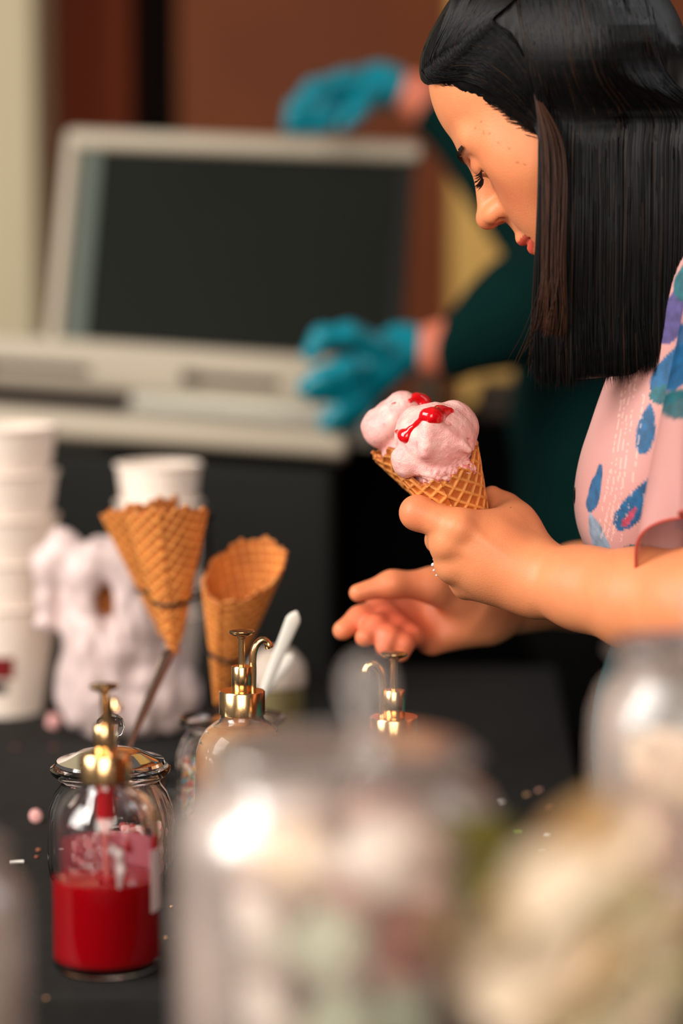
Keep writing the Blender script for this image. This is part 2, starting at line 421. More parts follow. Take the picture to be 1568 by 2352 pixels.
# hands
def WH(pts, rads): wb.chain([at(*p) for p in pts], rads, k=0.008)
hand1 = ([[(880, 200, 3.54), (790, 205, 3.52)], [0.030, 0.026]], [[(800, 185, 3.50), (720, 205, 3.47), (680, 250, 3.455), (668, 290, 3.455)], [0.015, 0.012, 0.011, 0.009]],
         [[(800, 190, 3.52), (735, 205, 3.49), (700, 250, 3.462), (692, 292, 3.462)], [0.015, 0.012, 0.011, 0.009]],
         [[(805, 200, 3.53), (755, 215, 3.50), (728, 255, 3.47), (722, 292, 3.467)], [0.015, 0.012, 0.011, 0.009]],
         [[(815, 210, 3.54), (780, 230, 3.51), (756, 262, 3.48), (750, 292, 3.472)], [0.014, 0.011, 0.010, 0.008]],
         [[(850, 215, 3.51), (820, 255, 3.47), (790, 285, 3.46)], [0.015, 0.012, 0.009]])
hand2 = ([[(925, 800, 3.12), (865, 850, 3.10)], [0.029, 0.030]], [[(870, 800, 3.08), (800, 768, 3.05), (740, 775, 3.04), (715, 812, 3.04)], [0.016, 0.013, 0.012, 0.010]],
         [[(850, 840, 3.08), (790, 850, 3.05), (740, 870, 3.04), (705, 890, 3.04)], [0.015, 0.014, 0.013, 0.011]],
         [[(855, 865, 3.09), (800, 890, 3.06), (760, 895, 3.05), (725, 905, 3.05)], [0.015, 0.012, 0.011, 0.010]],
         [[(865, 880, 3.10), (820, 925, 3.07), (780, 945, 3.06), (750, 968, 3.06)], [0.014, 0.011, 0.011, 0.010]],
         [[(870, 885, 3.12), (830, 940, 3.09), (800, 965, 3.08), (775, 978, 3.08)], [0.013, 0.010, 0.010, 0.009]])
for h_ in (hand1, hand2):
    for pts, r in h_: WH(pts, [q*0.85 for q in r])
a_, f_ = wb.mesh(0.0045); mesh_obj('body', a_-wo, f_, M['skin2'], wk)
for h_, cuff in ((hand1, w1), (hand2, w2)):
    gf = Field()
    for pts, r in h_: gf.chain([at(*p) for p in pts], [q+0.0022 for q in r], k=0.008)
    e = cuff[3]; d = (cuff[2]-cuff[3]); d /= np.linalg.norm(d)
    gf.cap(e-d*0.01, e+d*0.008, 0.0295, 0.031, k=0.006)
    a_, f_ = gf.mesh(0.003); a_ = a_+0.0009*vnoise(a_, 90)[:, None]; mesh_obj('glove', a_-wo, f_, M['glove'], wk)
for s in (1, -1):
    v_, f_ = lathe([(0.0001, -0.011), (0.0075, -0.008), (0.011, 0), (0.0075, 0.008), (0.0001, 0.011)], 16); mesh_obj('eye', v_+hc_+np.array([-0.0885, s*0.031, 0.002])-wo, f_, M['eye'], wk)
    v_, f_ = tube(spline([hc_+np.array([-0.098, s*0.016, 0.020]), hc_+np.array([-0.097, s*0.032, 0.025]), hc_+np.array([-0.086, s*0.050, 0.020])], 8), 0.0026, 8); mesh_obj('eyebrow', v_-wo, f_, M['brow'], wk)
v_, f_ = tube(spline([hc_+np.array([-0.080, -0.024, -0.058]), hc_+np.array([-0.0935, 0, -0.056]), hc_+np.array([-0.080, 0.024, -0.058])], 12), [0.001]+[0.0042]*10+[0.001], 10); mesh_obj('lips', v_-wo, f_, material('worker_lips', lin(176, 80, 70), 0.5), wk)
ws = Field()
ws.ell((WX, 3.35, 1.14), (0.135, 0.185, 0.25), k=0.05); ws.ell((WX, 3.35, 0.95), (0.13, 0.17, 0.14), k=0.05)
ws.chain([sA, at(1190, 440, 3.56), at(1012, 265, 3.555)], [0.075, 0.064, 0.046], k=0.04)
ws.chain([sB, at(1190, 720, 3.12), at(1045, 800, 3.12)], [0.080, 0.062, 0.040], k=0.04)
ws.ell(hc_+np.array([-0.02, 0, 0.0]), (0.10, 0.09, 0.13), k=0.01, mode='s')
a_, f_ = ws.mesh(0.005); a_ = a_+0.004*vnoise(a_, 18)[:, None]; mesh_obj('shirt', a_-wo, f_, M['shirt'], wk)
wh = Field(); wh.ell(hc_+np.array([0.02, 0, 0.025]), (0.098, 0.088, 0.110), k=0.02); wh.ell(hc_+np.array([-0.12, 0, -0.05]), (0.085, 0.10, 0.095), k=0.01, mode='s'); wh.ell(hc_+np.array([0.11, 0, 0.0]), (0.05, 0.045, 0.05), k=0.02)
a_, f_ = wh.mesh(0.005); mesh_obj('hair', a_-wo, f_, M['hair'], wk)
wt = Field()
wt.ell((WX, 3.35, 0.88), (0.135, 0.17, 0.14), k=0.05)
for y in (3.26, 3.44): wt.chain([(WX, y, 0.82), (WX-0.01, y, 0.48), (WX+0.01, y, 0.08)], [0.095, 0.07, 0.055], k=0.04)
a_, f_ = wt.mesh(0.007); mesh_obj('trousers', a_-wo, f_, M['apron'], wk)
for y in (3.26, 3.44):
    sh = Field(); sh.chain([(WX+0.05, y, 0.045), (WX-0.05, y, 0.04), (WX-0.16, y, 0.032)], [0.042, 0.04, 0.03], k=0.03); sh.rbox((WX-0.03, y, -0.02), (0.3, 0.1, 0.022), 0.001, k=0.004, mode='s')
    a_, f_ = sh.mesh(0.005); mesh_obj('shoe', a_-wo, f_, M['shoe'], wk)

SK = np.array(lin(222, 146, 98)); SKR = np.array(lin(206, 94, 64)); LIP = np.array(lin(188, 66, 52)); PALM = np.array(lin(224, 112, 88))

# ------------------------------------------------------------------ head frame
TH, PSI = math.radians(41), math.radians(21)
fh = np.array([-math.cos(PSI), math.sin(PSI), 0]); zz = np.array([0, 0, 1.0])
Fw = fh*math.cos(TH)-zz*math.sin(TH); Up = fh*math.sin(TH)+zz*math.cos(TH); Lf = np.cross(Up, Fw)
HM = np.stack([Fw, Lf, Up], 1)           # columns: local axes in world
HC = at(1266, 206, 1.975)
def hl(x, y, z): return HC+HM@np.array([x, y, z])
def tol(P): return (np.asarray(P)-HC)@HM

body = Field()
def HE(c, r, k=0.01, mode='u', M2=None): body.ell(hl(*c), r, HM if M2 is None else HM@M2, k, mode)
def HCp(a, b, r1, r2=None, k=0.01, mode='u'): body.cap(hl(*a), hl(*b), r1, r2, k, mode)
HE((-0.016, 0, 0.034), (0.096, 0.074, 0.078))
HE((0.025, 0, 0.022), (0.0590, 0.063, 0.062), k=0.02)
HE((0.026, 0, -0.034), (0.057, 0.057, 0.084), k=0.02)
for s in (1, -1):
    HCp((-0.006, s*0.052, -0.055), (0.062, s*0.016, -0.108), 0.017, 0.015, k=0.018)
    HE((0.047, s*0.038, -0.032), (0.024, 0.024, 0.032), k=0.028)      # cheek
    HCp((0.0775, s*0.014, 0.003), (0.066, s*0.044, 0.004), 0.0088, 0.0065, k=0.016)   # brow ridge
HE((0.072, 0, -0.113), (0.017, 0.018, 0.015), k=0.014)       # chin
HE((0.063, 0, -0.072), (0.0265, 0.036, 0.034), k=0.028)       # muzzle
for s in (1, -1): HE((0.092, s*0.031, -0.015), (0.018, 0.016, 0.009), k=0.012, mode='s')
for s in (1, -1): HE((0.0710, s*0.031, -0.0145), (0.0142, 0.0150, 0.0118), k=0.004)    # lid over the eyeball
for s in (1, -1): HCp((0.0815, s*0.020, -0.0215), (0.0765, s*0.043, -0.020), 0.0010, k=0.0014, mode='s')   # closed lid line
HCp((0.081, 0, -0.004), (0.104, 0, -0.041), 0.0076, 0.0092, k=0.014)    # nose bridge
HE((0.1065, 0, -0.0430), (0.0105, 0.0100, 0.0090), k=0.006)
for s in (1, -1):
    HE((0.096, s*0.0120, -0.0460), (0.0110, 0.0070, 0.0078), k=0.007)
    HCp((0.0990, s*0.0110, -0.0555), (0.0960, s*0.0115, -0.0485), 0.0044, 0.0030, k=0.0015, mode='s')
HCp((0.089, 0, -0.056), (0.0915, 0, -0.070), 0.007, 0.006, k=0.009)
HCp((0.0955, 0, -0.0750), (0.081, 0.021, -0.0810), 0.0052, 0.003, k=0.004)    # upper lip
HCp((0.0955, 0, -0.0750), (0.081, -0.021, -0.0810), 0.0052, 0.003, k=0.004)
HCp((0.0915, 0.006, -0.0880), (0.079, 0.020, -0.0840), 0.0062, 0.003, k=0.004)
HCp((0.0915, -0.006, -0.0880), (0.079, -0.020, -0.0840), 0.0062, 0.003, k=0.004)
HCp((0.1010, 0, -0.0812), (0.084, 0.022, -0.0828), 0.0010, 0.0006, k=0.002, mode='s')
HCp((0.1010, 0, -0.0812), (0.084, -0.022, -0.0828), 0.0010, 0.0006, k=0.002, mode='s')
for s in (1, -1):   # ears under the hair
    HE((-0.012, s*0.052, -0.022), (0.017, 0.007, 0.026), k=0.006)
# neck and torso
NB = at(1560, 560, 2.00)
body.cap(hl(-0.035, 0, -0.05), NB, 0.050, 0.056, k=0.03)
TC = lambda px, py, Y: at(px, py, Y)
CH = at(1730, 900, 2.02)
body.ell(CH, (0.115, 0.150, 0.19), k=0.05)
body.ell(at(1790, 1330, 2.03), (0.105, 0.125, 0.17), k=0.05)
LS, RS = at(1790, 740, 1.87), at(1700, 700, 2.20)
body.cap(NB, LS, 0.05, 0.050, k=0.04); body.cap(NB, RS, 0.05, 0.05, k=0.04)
body.cap(at(1790, 1330, 2.03), at(1765, 1640, 2.03), 0.105, 0.115, k=0.05)
# arms
LE, LW = at(1735, 1395, 1.775), at(1232, 1328, 1.925)
body.cap(LS, LE, 0.046, 0.040, k=0.03)
body.chain([LE, at(1600, 1392, 1.815), at(1470, 1378, 1.855), at(1340, 1352, 1.895), LW],
           [0.0415, 0.0405, 0.0370, 0.0300, 0.0258], k=0.02)
RE, RW = at(1600, 1290, 2.27), at(1120, 1402, 2.115)
body.cap(RS, RE, 0.046, 0.040, k=0.03)
body.chain([RE, at(1480, 1315, 2.235), at(1330, 1348, 2.19), RW], [0.041, 0.040, 0.036, 0.0245], k=0.02)
# left hand (near), back of the hand to the lens, closed round two cones
k = 0.010
def H(pts, rads, k=0.006): body.chain([at(*p) for p in pts], rads, k)
body.cap(LW, at(1060, 1222, 1.925), 0.0225, 0.0142, k=0.016)
body.cap(LW, at(1030, 1252, 1.930), 0.0225, 0.0138, k=0.016)
body.cap(LW, at(1040, 1302, 1.938), 0.0225, 0.0132, k=0.016)
body.cap(at(1228, 1338, 1.93), at(1072, 1342, 1.952), 0.0235, 0.0120, k=0.016)
body.cap(at(1150, 1240, 1.935), at(1120, 1300, 1.935), 0.016, 0.018, k=0.02)
H([(1052, 1216, 1.924), (958, 1178, 1.936), (962, 1172, 1.974), (1010, 1184, 1.996)], [0.0140, 0.0134, 0.0108, 0.0088])
H([(1022, 1248, 1.930), (1008, 1240, 1.966), (1035, 1232, 2.000), (1085, 1235, 1.998)], [0.0125, 0.0105, 0.0095, 0.008])
H([(1036, 1300, 1.938), (1030, 1292, 1.974), (1060, 1285, 2.004), (1105, 1285, 2.000)], [0.012, 0.010, 0.009, 0.008])
H([(1070, 1342, 1.954), (1060, 1336, 1.986), (1085, 1330, 2.006), (1125, 1328, 2.002)], [0.011, 0.0095, 0.0085, 0.0075])
H([(1222, 1292, 1.945), (1192, 1222, 1.968), (1158, 1166, 1.982), (1130, 1140, 1.990)], [0.0180, 0.0140, 0.0110, 0.0088], k=0.008)
body.cap(at(1225, 1280, 1.945), at(1180, 1196, 1.962), 0.016, 0.0145, k=0.02)
body.cap(at(1062, 1212, 1.928), at(1160, 1206, 1.950), 0.0125, 0.0125, k=0.014)     # web
# knuckles, tendons
for q in ((1052, 1212, 1.914), (1028, 1250, 1.919), (1042, 1300, 1.928), (1076, 1342, 1.943)): body.ell(at(*q), (0.007, 0.006, 0.007), k=0.010)
body.cap(at(1036, 1252, 1.9155), at(1140, 1300, 1.912), 0.0027, 0.0018, k=0.006)
body.cap(at(1062, 1205, 1.9135), at(1160, 1280, 1.909), 0.0018, 0.0014, k=0.007)
body.cap(at(1048, 1302, 1.923), at(1150, 1325, 1.9125), 0.0018, 0.0014, k=0.007)
# right hand (far), palm turned to the lens, fingers half curled
body.cap(RW, at(955, 1395, 2.125), 0.0235, 0.013, k=0.014)
body.cap(RW, at(960, 1425, 2.120), 0.0235, 0.013, k=0.014)
body.cap(RW, at(975, 1452, 2.112), 0.0225, 0.0125, k=0.014)
body.cap(at(1105, 1425, 2.11), at(995, 1475, 2.100), 0.018, 0.0115, k=0.014)
H([(1090, 1388, 2.10), (1000, 1345, 2.085), (900, 1342, 2.072), (822, 1362, 2.066)], [0.0215, 0.0150, 0.0105, 0.0078], k=0.010)
H([(955, 1398, 2.122), (872, 1400, 2.100), (826, 1420, 2.085), (787, 1448, 2.076)], [0.0128, 0.0112, 0.0102, 0.0088])
H([(958, 1425, 2.118), (895, 1425, 2.090), (862, 1440, 2.070), (838, 1464, 2.062)], [0.0125, 0.0110, 0.0100, 0.0088])
H([(970, 1450, 2.112), (915, 1442, 2.082), (893, 1465, 2.062), (884, 1488, 2.058)], [0.0120, 0.0102, 0.0095, 0.0082])
H([(990, 1470, 2.102), (945, 1462, 2.078), (927, 1480, 2.062), (921, 1502, 2.060)], [0.0110, 0.0092, 0.0082, 0.0072])

BV, BF = body.mesh(0.00155)
L = tol(BV)
tint = np.tile(SK, (len(BV), 1))
def blend(mask, c):
    global tint
    mask = np.clip(mask, 0, 1)[:, None]; tint = tint*(1-mask)+c*mask
n1 = vnoise(BV, 45)*0.5+vnoise(BV, 130)*0.3
blend(0.18+0.18*n1, SKR)
hd = (L[:, 0] > 0.03) & (np.abs(L[:, 1]) < 0.07) & (L[:, 2] > -0.13) & (L[:, 2] < 0.12)
g = lambda c, r: np.exp(-(((L-np.array(c))/np.array(r))**2).sum(1))
for s in (1, -1):
    blend(hd*0.40*g((0.07, s*0.042, -0.045), (0.03, 0.022, 0.024)), SKR)
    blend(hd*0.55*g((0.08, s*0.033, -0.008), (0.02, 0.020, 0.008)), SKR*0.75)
blend(hd*0.5*g((0.108, 0, -0.050), (0.016, 0.016, 0.012)), SKR)
dm = np.abs(L[:, 2]+0.0725-0.0) 
lipm = hd & (L[:, 0] > 0.079) & (np.abs(L[:, 1]) < 0.0215) & (L[:, 2] < -0.0742+np.abs(L[:, 1])*-0.15) & (L[:, 2] > -0.0945+np.abs(L[:, 1])*0.35)
blend(lipm*0.9, LIP)
# moles
for q in ((1091, 294), (1144, 328), (1168, 341), (1188, 373), (1205, 378), (1110, 305), (1104, 280), (1123, 307)):
    p = body.trace(*q)
    if p is not None: blend(np.clip(1.6-np.linalg.norm(BV-p, axis=1)/0.0009, 0, 0.45), np.array(lin(140, 60, 36)))
# far hand: reddish palm, plus red light through the finger tips painted in
RH = at(900, 1450, 2.08)
pm = np.exp(-(np.linalg.norm((BV-RH)*np.array([1, 1, 1]), axis=1)/0.045)**2)
blend(pm*0.75, np.array(lin(214, 84, 66)))
blend(0.35*np.exp(-(np.linalg.norm(BV-at(940, 1170, 1.93), axis=1)/0.02)**2), SKR)
woman = empty('person', (float(at(1720, 1500, 2.03)[0]), 2.03, 0.0), 'woman with black straight bob and pink floral blouse looking down, holding two cones', 'person')
woff = np.array(woman.location[:])
def wchild(name, V, F, mat, **kw):
    return mesh_obj(name, np.asarray(V)-woff, F, mat, woman, **kw)
bodyo = wchild('body', BV, BF, M['skin'], col=tint)
print('body verts', len(BV))

# eyelashes, eyebrows
def strands(name, curves, rads, mat, n=3, cols=None, parent=woman, off=None):
    """many thin tapered tubes as one mesh, curves: list of (m,3)"""
    off = woff if off is None else off
    V = []; F = []; C = []; o = 0; a = np.linspace(0, 2*PI, n, endpoint=False)
    for ci, P in enumerate(curves):
        m = len(P); T = np.gradient(P, axis=0); T /= np.linalg.norm(T, axis=1)[:, None]+1e-9
        ref = np.array([0.3, 1, 0.2]); N = np.cross(T, ref); N /= np.linalg.norm(N, axis=1)[:, None]+1e-9; B = np.cross(T, N)
        r = rads[ci] if np.ndim(rads[ci]) else np.full(m, rads[ci])*np.concatenate([np.linspace(0.6, 1, 2), np.ones(max(m-5, 0)), np.linspace(1, 0.15, 3)])[:m]
        V.append((P[:, None, :]+r[:, None, None]*(np.cos(a)[None, :, None]*N[:, None, :]+np.sin(a)[None, :, None]*B[:, None, :])).reshape(-1, 3))
        i, j = np.meshgrid(np.arange(m-1), np.arange(n), indexing='ij'); j2 = (j+1) % n
        F.append((np.stack([i*n+j, i*n+j2, (i+1)*n+j2, (i+1)*n+j], -1)+o).reshape(-1, 4)); o += m*n
        if cols is not None: C.append(np.tile(cols[ci], (m*n, 1)))
    return mesh_obj(name, np.concatenate(V)-off, np.concatenate(F), mat, parent, col=np.concatenate(C) if cols is not None else None)
for s in (1, -1):
    cs = []; 
    for i in range(34):
        u = i/33; y = s*(0.020+0.025*u); p0 = hl(0.0845-0.009*u**1.5+0.0005, y, -0.0210-0.001*math.sin(u*PI)+0.001*u)
        ln = 0.0085+0.002*math.sin(u*PI); out = Fw*0.85+Lf*s*(0.1+0.75*u)-Up*0.35
        j = rng.normal(0, 0.12, 3)
        p1 = p0+(out+j)*ln*0.5-Up*0.0012; p2 = p0+(out+j)*ln+Up*0.0006
        cs.append(spline([p0, p1, p2], 6))
    strands('eyelashes', cs, [0.00042]*len(cs), M['lash'])
def snap_head(x, y, z):
    """push local points to the head surface along local x"""
    p = np.array([hl(a, b, c) for a, b, c in zip(x, y, z)])
    for _ in range(30):
        p = p-Fw[None, :]*body.ev(p)[:, None]*0.7
    return p
for s in (1, -1):
    cs = []
    us = rng.random(190); ys = s*(0.012+0.036*us); zs = 0.0030+0.0045*np.sin(np.minimum(us*1.3, 1)*PI*0.6)-0.003*us+rng.uniform(-1, 1, 190)*0.0030*(1-0.65*us)
    for u, p0 in zip(us, snap_head(np.full(190, 0.09), ys, zs)):
        d = Lf*s*0.8+Up*(0.25-0.5*u)-Fw*(0.15+0.7*u)*0.5+Fw*0.1
        p0 = p0+Fw*0.0005; p2 = p0+d*0.0060+Fw*0.0004
        cs.append(np.array([p0-Fw*0.0005, (p0+p2)/2+Fw*0.0006, p2]))
    strands('eyebrow', cs, [0.00024]*len(cs), M['brow'], cols=None)

# ------------------------------------------------------------------ hair
hairf = Field()
HCc = (-0.016, 0, 0.036); HR = (0.099, 0.085, 0.080)
hairf.ell(hl(*HCc), np.array(HR)-0.003, HM, k=0.01)
hairf.ell(hl(0.036, -0.006, 0.068), (0.040, 0.060, 0.026), HM, k=0.02)
hairf.ell(hl(0.118, 0.0, -0.022), (0.090, 0.155, 0.105), HM, k=0.010, mode='s')
hairf.ell(hl(-0.030, 0, 0.0), (0.087, 0.0865, 0.087), HM, k=0.012)
YC = 1.893
def sheet(pts, th, k=0.012):
    for i in range(len(pts)-1): hairf.cap(pts[i], pts[i+1], th, th, k)
for px in range(1296, 1600, 14):
    u = (px-1262)/330
    top = at(px+6, 190-60*u, YC+0.026+0.010*u); bot = at(px-2+16*u, 836-34*u, YC+0.018+0.03*u)
    mid = at(px+5, 330, YC+0.016+0.010*u); hairf.cap(top, mid, 0.0075, 0.008, k=0.014); hairf.cap(mid, bot, 0.008, 0.0085, k=0.014)
for px in range(1330, 1640, 16):
    u = (px-1330)/330
    hairf.cap(at(px, 200, 2.045-0.01*u), at(px, 800, 2.055-0.02*u), 0.011, 0.010, k=0.012)
for Yb in np.arange(1.92, 2.05, 0.014):
    hairf.cap(at(1560, 160, Yb), at(1600, 720, Yb), 0.016, 0.014, k=0.014)
    hairf.cap(at(1500, 120, Yb), at(1540, 700, Yb), 0.014, 0.014, k=0.014)
HV, HF = hairf.mesh(0.0028)
hl_ = tol(HV)
st = vnoise(np.stack([HV[:, 0]*1.0, HV[:, 1], HV[:, 2]*0.06], 1), 420)*0.0012
HVn = HV.copy(); HVn[:, 1] += st*0.8; HVn[:, 0] += st*0.3
hairo = wchild('hair', HVn, HF, M['hair'])
Mi = HM
GX, GY = np.arange(940, 1661, 9.0), np.arange(-160, 881, 10.0)
gxx, gyy = np.meshgrid(GX, GY, indexing='ij')
HT = hairf.traces(np.stack([gxx.ravel(), gyy.ravel()], 1), 1.6, 2.3).reshape(len(GX), len(GY), 3)[..., 1]
def hairY(px, py):
    """depth of the hair mass seen along a pixel, or None"""
    a = (px-GX[0])/9.0; b = (py-GY[0])/10.0; i = int(a); j = int(b)
    if i < 0 or j < 0 or i >= len(GX)-1 or j >= len(GY)-1: return None
    u, v = a-i, b-j; y = HT[i, j]*(1-u)*(1-v)+HT[i+1, j]*u*(1-v)+HT[i, j+1]*(1-u)*v+HT[i+1, j+1]*u*v
    return None if np.isnan(y) else y
def lay(px, py, Y, off=0.0008):
    """a point no deeper than the surface of the hair mass"""
    y = hairY(px, py); return at(px, py, Y if y is None else min(Y, y-off))
def on_hair(px, py, e=1.0, Yd=1.90):
    y = hairY(px, py)
    if y is not None: return at(px, py, y-0.0004-(e-1.0)*0.055)
    d = ray(px, py); d = d/np.linalg.norm(d); c = hl(*HCc); r = np.array(HR)*e
    o = ((CAM-c)@Mi)/r; q = (d@Mi)/r
    A = q@q; B = o@q; C = o@o-1; disc = B*B-A*C
    if disc >= 0: return CAM+d*((-B-math.sqrt(disc))/A)
    p = CAM+d*(-B/A); return p
curves = []; cols = []; rad = []
def hc():
    t = rng.random(); b = np.array(lin(7, 7, 7))*(0.6+0.9*rng.random())
    if t > 0.95: b = np.array(lin(46, 28, 18))*(0.4+0.8*rng.random())
    return b
# swept fringe from the parting over the temple into the curtain
for i in range(1500):
    u = rng.random()**0.8
    e = 1.012+0.035*rng.random()
    P = [(1080+210*u, -90-10*u), (1034-10*u+170*u*u, 10+40*u), (982+30*(1-u)+130*u*u-12*u*(1-u), 178-150*(1-u)+20*u*u)]
    # lane parameter v from the hairline (0) up to the crown (1)
    v = rng.random()
    P = [(1075+190*v, -100), (1030+150*v, 20-20*v), (976+150*v+rng.normal(0, 3), 172-130*v+rng.normal(0, 5)),
         (1075+100*v, 182-90*v+rng.normal(0, 4)), (1165+55*v, 232-60*v+rng.normal(0, 4)), (1228+14*v, 292-30*v+rng.normal(0, 3))]
    W = [on_hair(x, y, e) for x, y in P]
    x0 = 1243+rng.random()*60
    W += [at(x0, 420, YC-0.001+0.004*rng.random())]
    ln = rng.uniform(520, 850)
    W += [at(x0+rng.normal(0, 3), (420+ln)/2, YC+0.004*rng.random()), at(x0+rng.normal(0, 8), ln, YC+0.008)]
    curves.append(spline(W, 34)); cols.append(hc()); rad.append(0.00045)
# curtain
for i in range(5200):
    x0 = 1236+390*rng.random()**1.1; v = (x0-1236)/390; e = 1.02+0.035*rng.random()
    P = [(1180+280*v, -110), (1200+290*v, 40), (1222+300*v, 170)]
    W = [on_hair(x+rng.normal(0, 5), y, e) for x, y in P]
    yb = 868-56*v**1.5+rng.normal(0, 13)+5*math.sin(x0/17.0)
    Yk = YC-0.004+0.009*rng.random()+0.008*v
    sway = rng.normal(0, 5)
    W += [lay(x0, 262, Yk+0.004), lay(x0, 350, Yk+0.002), lay(x0+sway*0.5, 520, Yk), lay(x0+sway-4, 700, Yk+0.004), at(x0+sway*1.5+rng.normal(0, 6)-2, yb, Yk+0.008)]
    curves.append(spline(W, 26)); cols.append(hc()); rad.append(0.00045+0.0002*rng.random())
# stray wisps in front of the curtain and ends
for i in range(44):
    x0 = 1240+rng.random()*60; xe = x0-75*rng.random()**2-5
    W = [on_hair(1225, 200, 1.02), at(x0, 350, YC-0.004), at(x0+rng.normal(0, 4), 600, YC-0.004), at((x0+xe)/2+8, 740, YC), at(xe, 800+70*rng.random(), YC+0.01)]
    curves.append(spline(W, 26)); cols.append(np.array(lin(60, 36, 24))*(0.4+0.8*rng.random())); rad.append(0.00028)
# fine baby hair along the hairline
ctrl = spline([(1003, 186, 0), (1090, 186, 0), (1135, 240, 0), (1190, 285, 0), (1238, 300, 0)], 101)
A_ = np.array([ctrl[int(rng.random()*100)][:2]+rng.normal(0, 7, 2) for i in range(420)])
B_ = A_+np.stack([26+10*rng.random(420), -2+14*rng.random(420)], 1)
for p0, q in zip(body.traces(A_), body.traces(B_)):
    if np.isnan(p0[0]) or np.isnan(q[0]): continue
    curves.append(spline([p0, (p0+q)/2+np.array([0, -0.0012, 0.0005]), q+np.array([0, -0.001, 0])], 6)); cols.append(np.array(lin(30, 20, 16))); rad.append(0.00022)
so = strands('hair_strands', curves, rad, M['hair_strand'], cols=cols); so['kind'] = 'stuff'

# ------------------------------------------------------------------ blouse
bl = Field()
bl.ell(CH+np.array([0.004, 0, 0]), (0.124, 0.155, 0.20), k=0.05)
bl.ell(at(1500, 1130, 1.96), (0.050, 0.060, 0.085), k=0.05)
bl.ell(at(1500, 1130, 2.10), (0.050, 0.060, 0.080), k=0.05)
bl.cap(at(1450, 1180, 1.985), at(1475, 1130, 2.06), 0.034, 0.040, k=0.05)
bl.ell(at(1790, 1330, 2.03), (0.115, 0.135, 0.18), k=0.05)
bl.cap(at(1665, 1270, 2.02), at(1740, 1420, 2.03), 0.080, 0.085, k=0.05)
bl.cap(at(1705, 640, 1.95), LS, 0.050, 0.056, k=0.05)
bl.cap(at(1700, 640, 2.08), RS, 0.050, 0.056, k=0.05)
bl.cap(at(1640, 760, 1.95), at(1530, 1080, 1.955), 0.045, 0.05, k=0.05)
bl.cap(at(1640, 760, 2.09), at(1530, 1080, 2.10), 0.045, 0.05, k=0.05)
bl.cap(at(1800, 1400, 2.03), at(1790, 1480, 2.03), 0.12, 0.125, k=0.05)
bl.cap(at(1678, 640, 1.93), at(1640, 760, 1.95), 0.045, 0.045, k=0.04)
bl.cap(RS, at(1640, 1050, 2.24), 0.058, 0.056, k=0.02)
bl.cap(hl(-0.04, 0, -0.055), NB, 0.062, 0.066, k=0.012, mode='s')
VV, VF = bl.mesh(0.0021)
PINK = np.array(lin(192, 138, 132)); BLUE = np.array(lin(8, 80, 124)); TEAL = np.array(lin(6, 84, 94)); PURP = np.array(lin(70, 60, 112)); GREYB = np.array(lin(120, 140, 160)); RED = np.array(lin(176, 60, 84))
def leafs(V, base, leaves, wob=0.12):
    c = np.tile(base, (len(V), 1)); nz = vnoise(V, 160)
    c = c*(1+0.05*vnoise(V, 30))[:, None]
    for (px, py, a, b, ang, colr, Yr) in leaves:
        p = at(px, py, 1.93); d = V-p; t = math.radians(ang)
        u = d[:, 0]*math.cos(t)+d[:, 2]*math.sin(t); v = -d[:, 0]*math.sin(t)+d[:, 2]*math.cos(t)
        A = a/2870; B = b/2870
        q = (u/A)**2; prof = B*np.sqrt(np.clip(1-q, 0, 1))*(1-0.35*u/A)
        if A < 0: continue
        m = np.clip((prof-np.abs(v)-0.0006*nz)/0.0008, 0, 1)*(q < 1)*(np.abs(V[:, 1]-Yr) < 0.11)
        shade = np.clip(0.35*vnoise(V*np.array([1, 1, 1.0]), 260)+0.2*nz, -0.5, 0.5)
        cc = colr[None, :]*(1+shade[:, None])
        c = c*(1-m[:, None])+cc*m[:, None]
    return c
LV = [(1472, 978, 58, 20, 80, BLUE, 1.93), (1452, 1145, 78, 26, 58, BLUE, 1.93), (1466, 1260, 50, 20, 10, TEAL, 1.93),
      (1545, 830, 90, 34, 55, BLUE, 1.93), (1530, 720, 70, 26, 75, PURP, 1.93), (1560, 640, 50, 24, 80, TEAL, 1.93), (1520, 900, 40, 22, 10, TEAL, 1.93),
      (1366, 1120, 60, 12, 80, BLUE, 1.93), (1375, 1235, 60, 16, 110, GREYB, 1.93), (1600, 1150, 80, 30, 40, BLUE, 1.93), (1690, 900, 90, 34, 120, TEAL, 1.93),
      (1436, 1178, 30, 8, 60, RED, 1.93), (1720, 1120, 70, 28, 60, BLUE, 1.93), (1640, 1250, 60, 26, 160, PURP, 1.93), (1620, 1420, 80, 30, 70, BLUE, 1.95), (1730, 1480, 80, 30, 20, TEAL, 1.95)]
LV2 = [(px+13*((i*37) % 7-3), py+9*((i*53) % 9-4), a, b, ang+40, c, 2.15) for i, (px, py, a, b, ang, c, _) in enumerate(LV)]
bc = leafs(VV, PINK, LV+LV2)
sil = np.array(lin(250, 220, 205)); nn = vnoise(VV, 900)
for (xa, ya, xb, yb) in ((1440, 850, 1380, 1240), (1448, 850, 1390, 1240), (1456, 860, 1400, 1240), (1433, 860, 1374, 1200), (1466, 1120, 1462, 1250), (1475, 1120, 1470, 1250), (1470, 900, 1420, 1240)):
    A = at(xa, ya, 1.93); B = at(xb, yb, 1.93); t = np.clip((VV[:, 2]-B[2])/(A[2]-B[2]), 0, 1); x = B[0]+(A[0]-B[0])*t
    m = (np.abs(VV[:, 0]-x) < 0.0006)*(VV[:, 2] < A[2])*(VV[:, 2] > B[2])*(nn > -0.1)*(VV[:, 1] < 2.0)
    bc = bc*(1-0.28*m[:, None])+sil*0.28*m[:, None]
wchild('blouse', VV, VF, M['blouse'], col=bc)

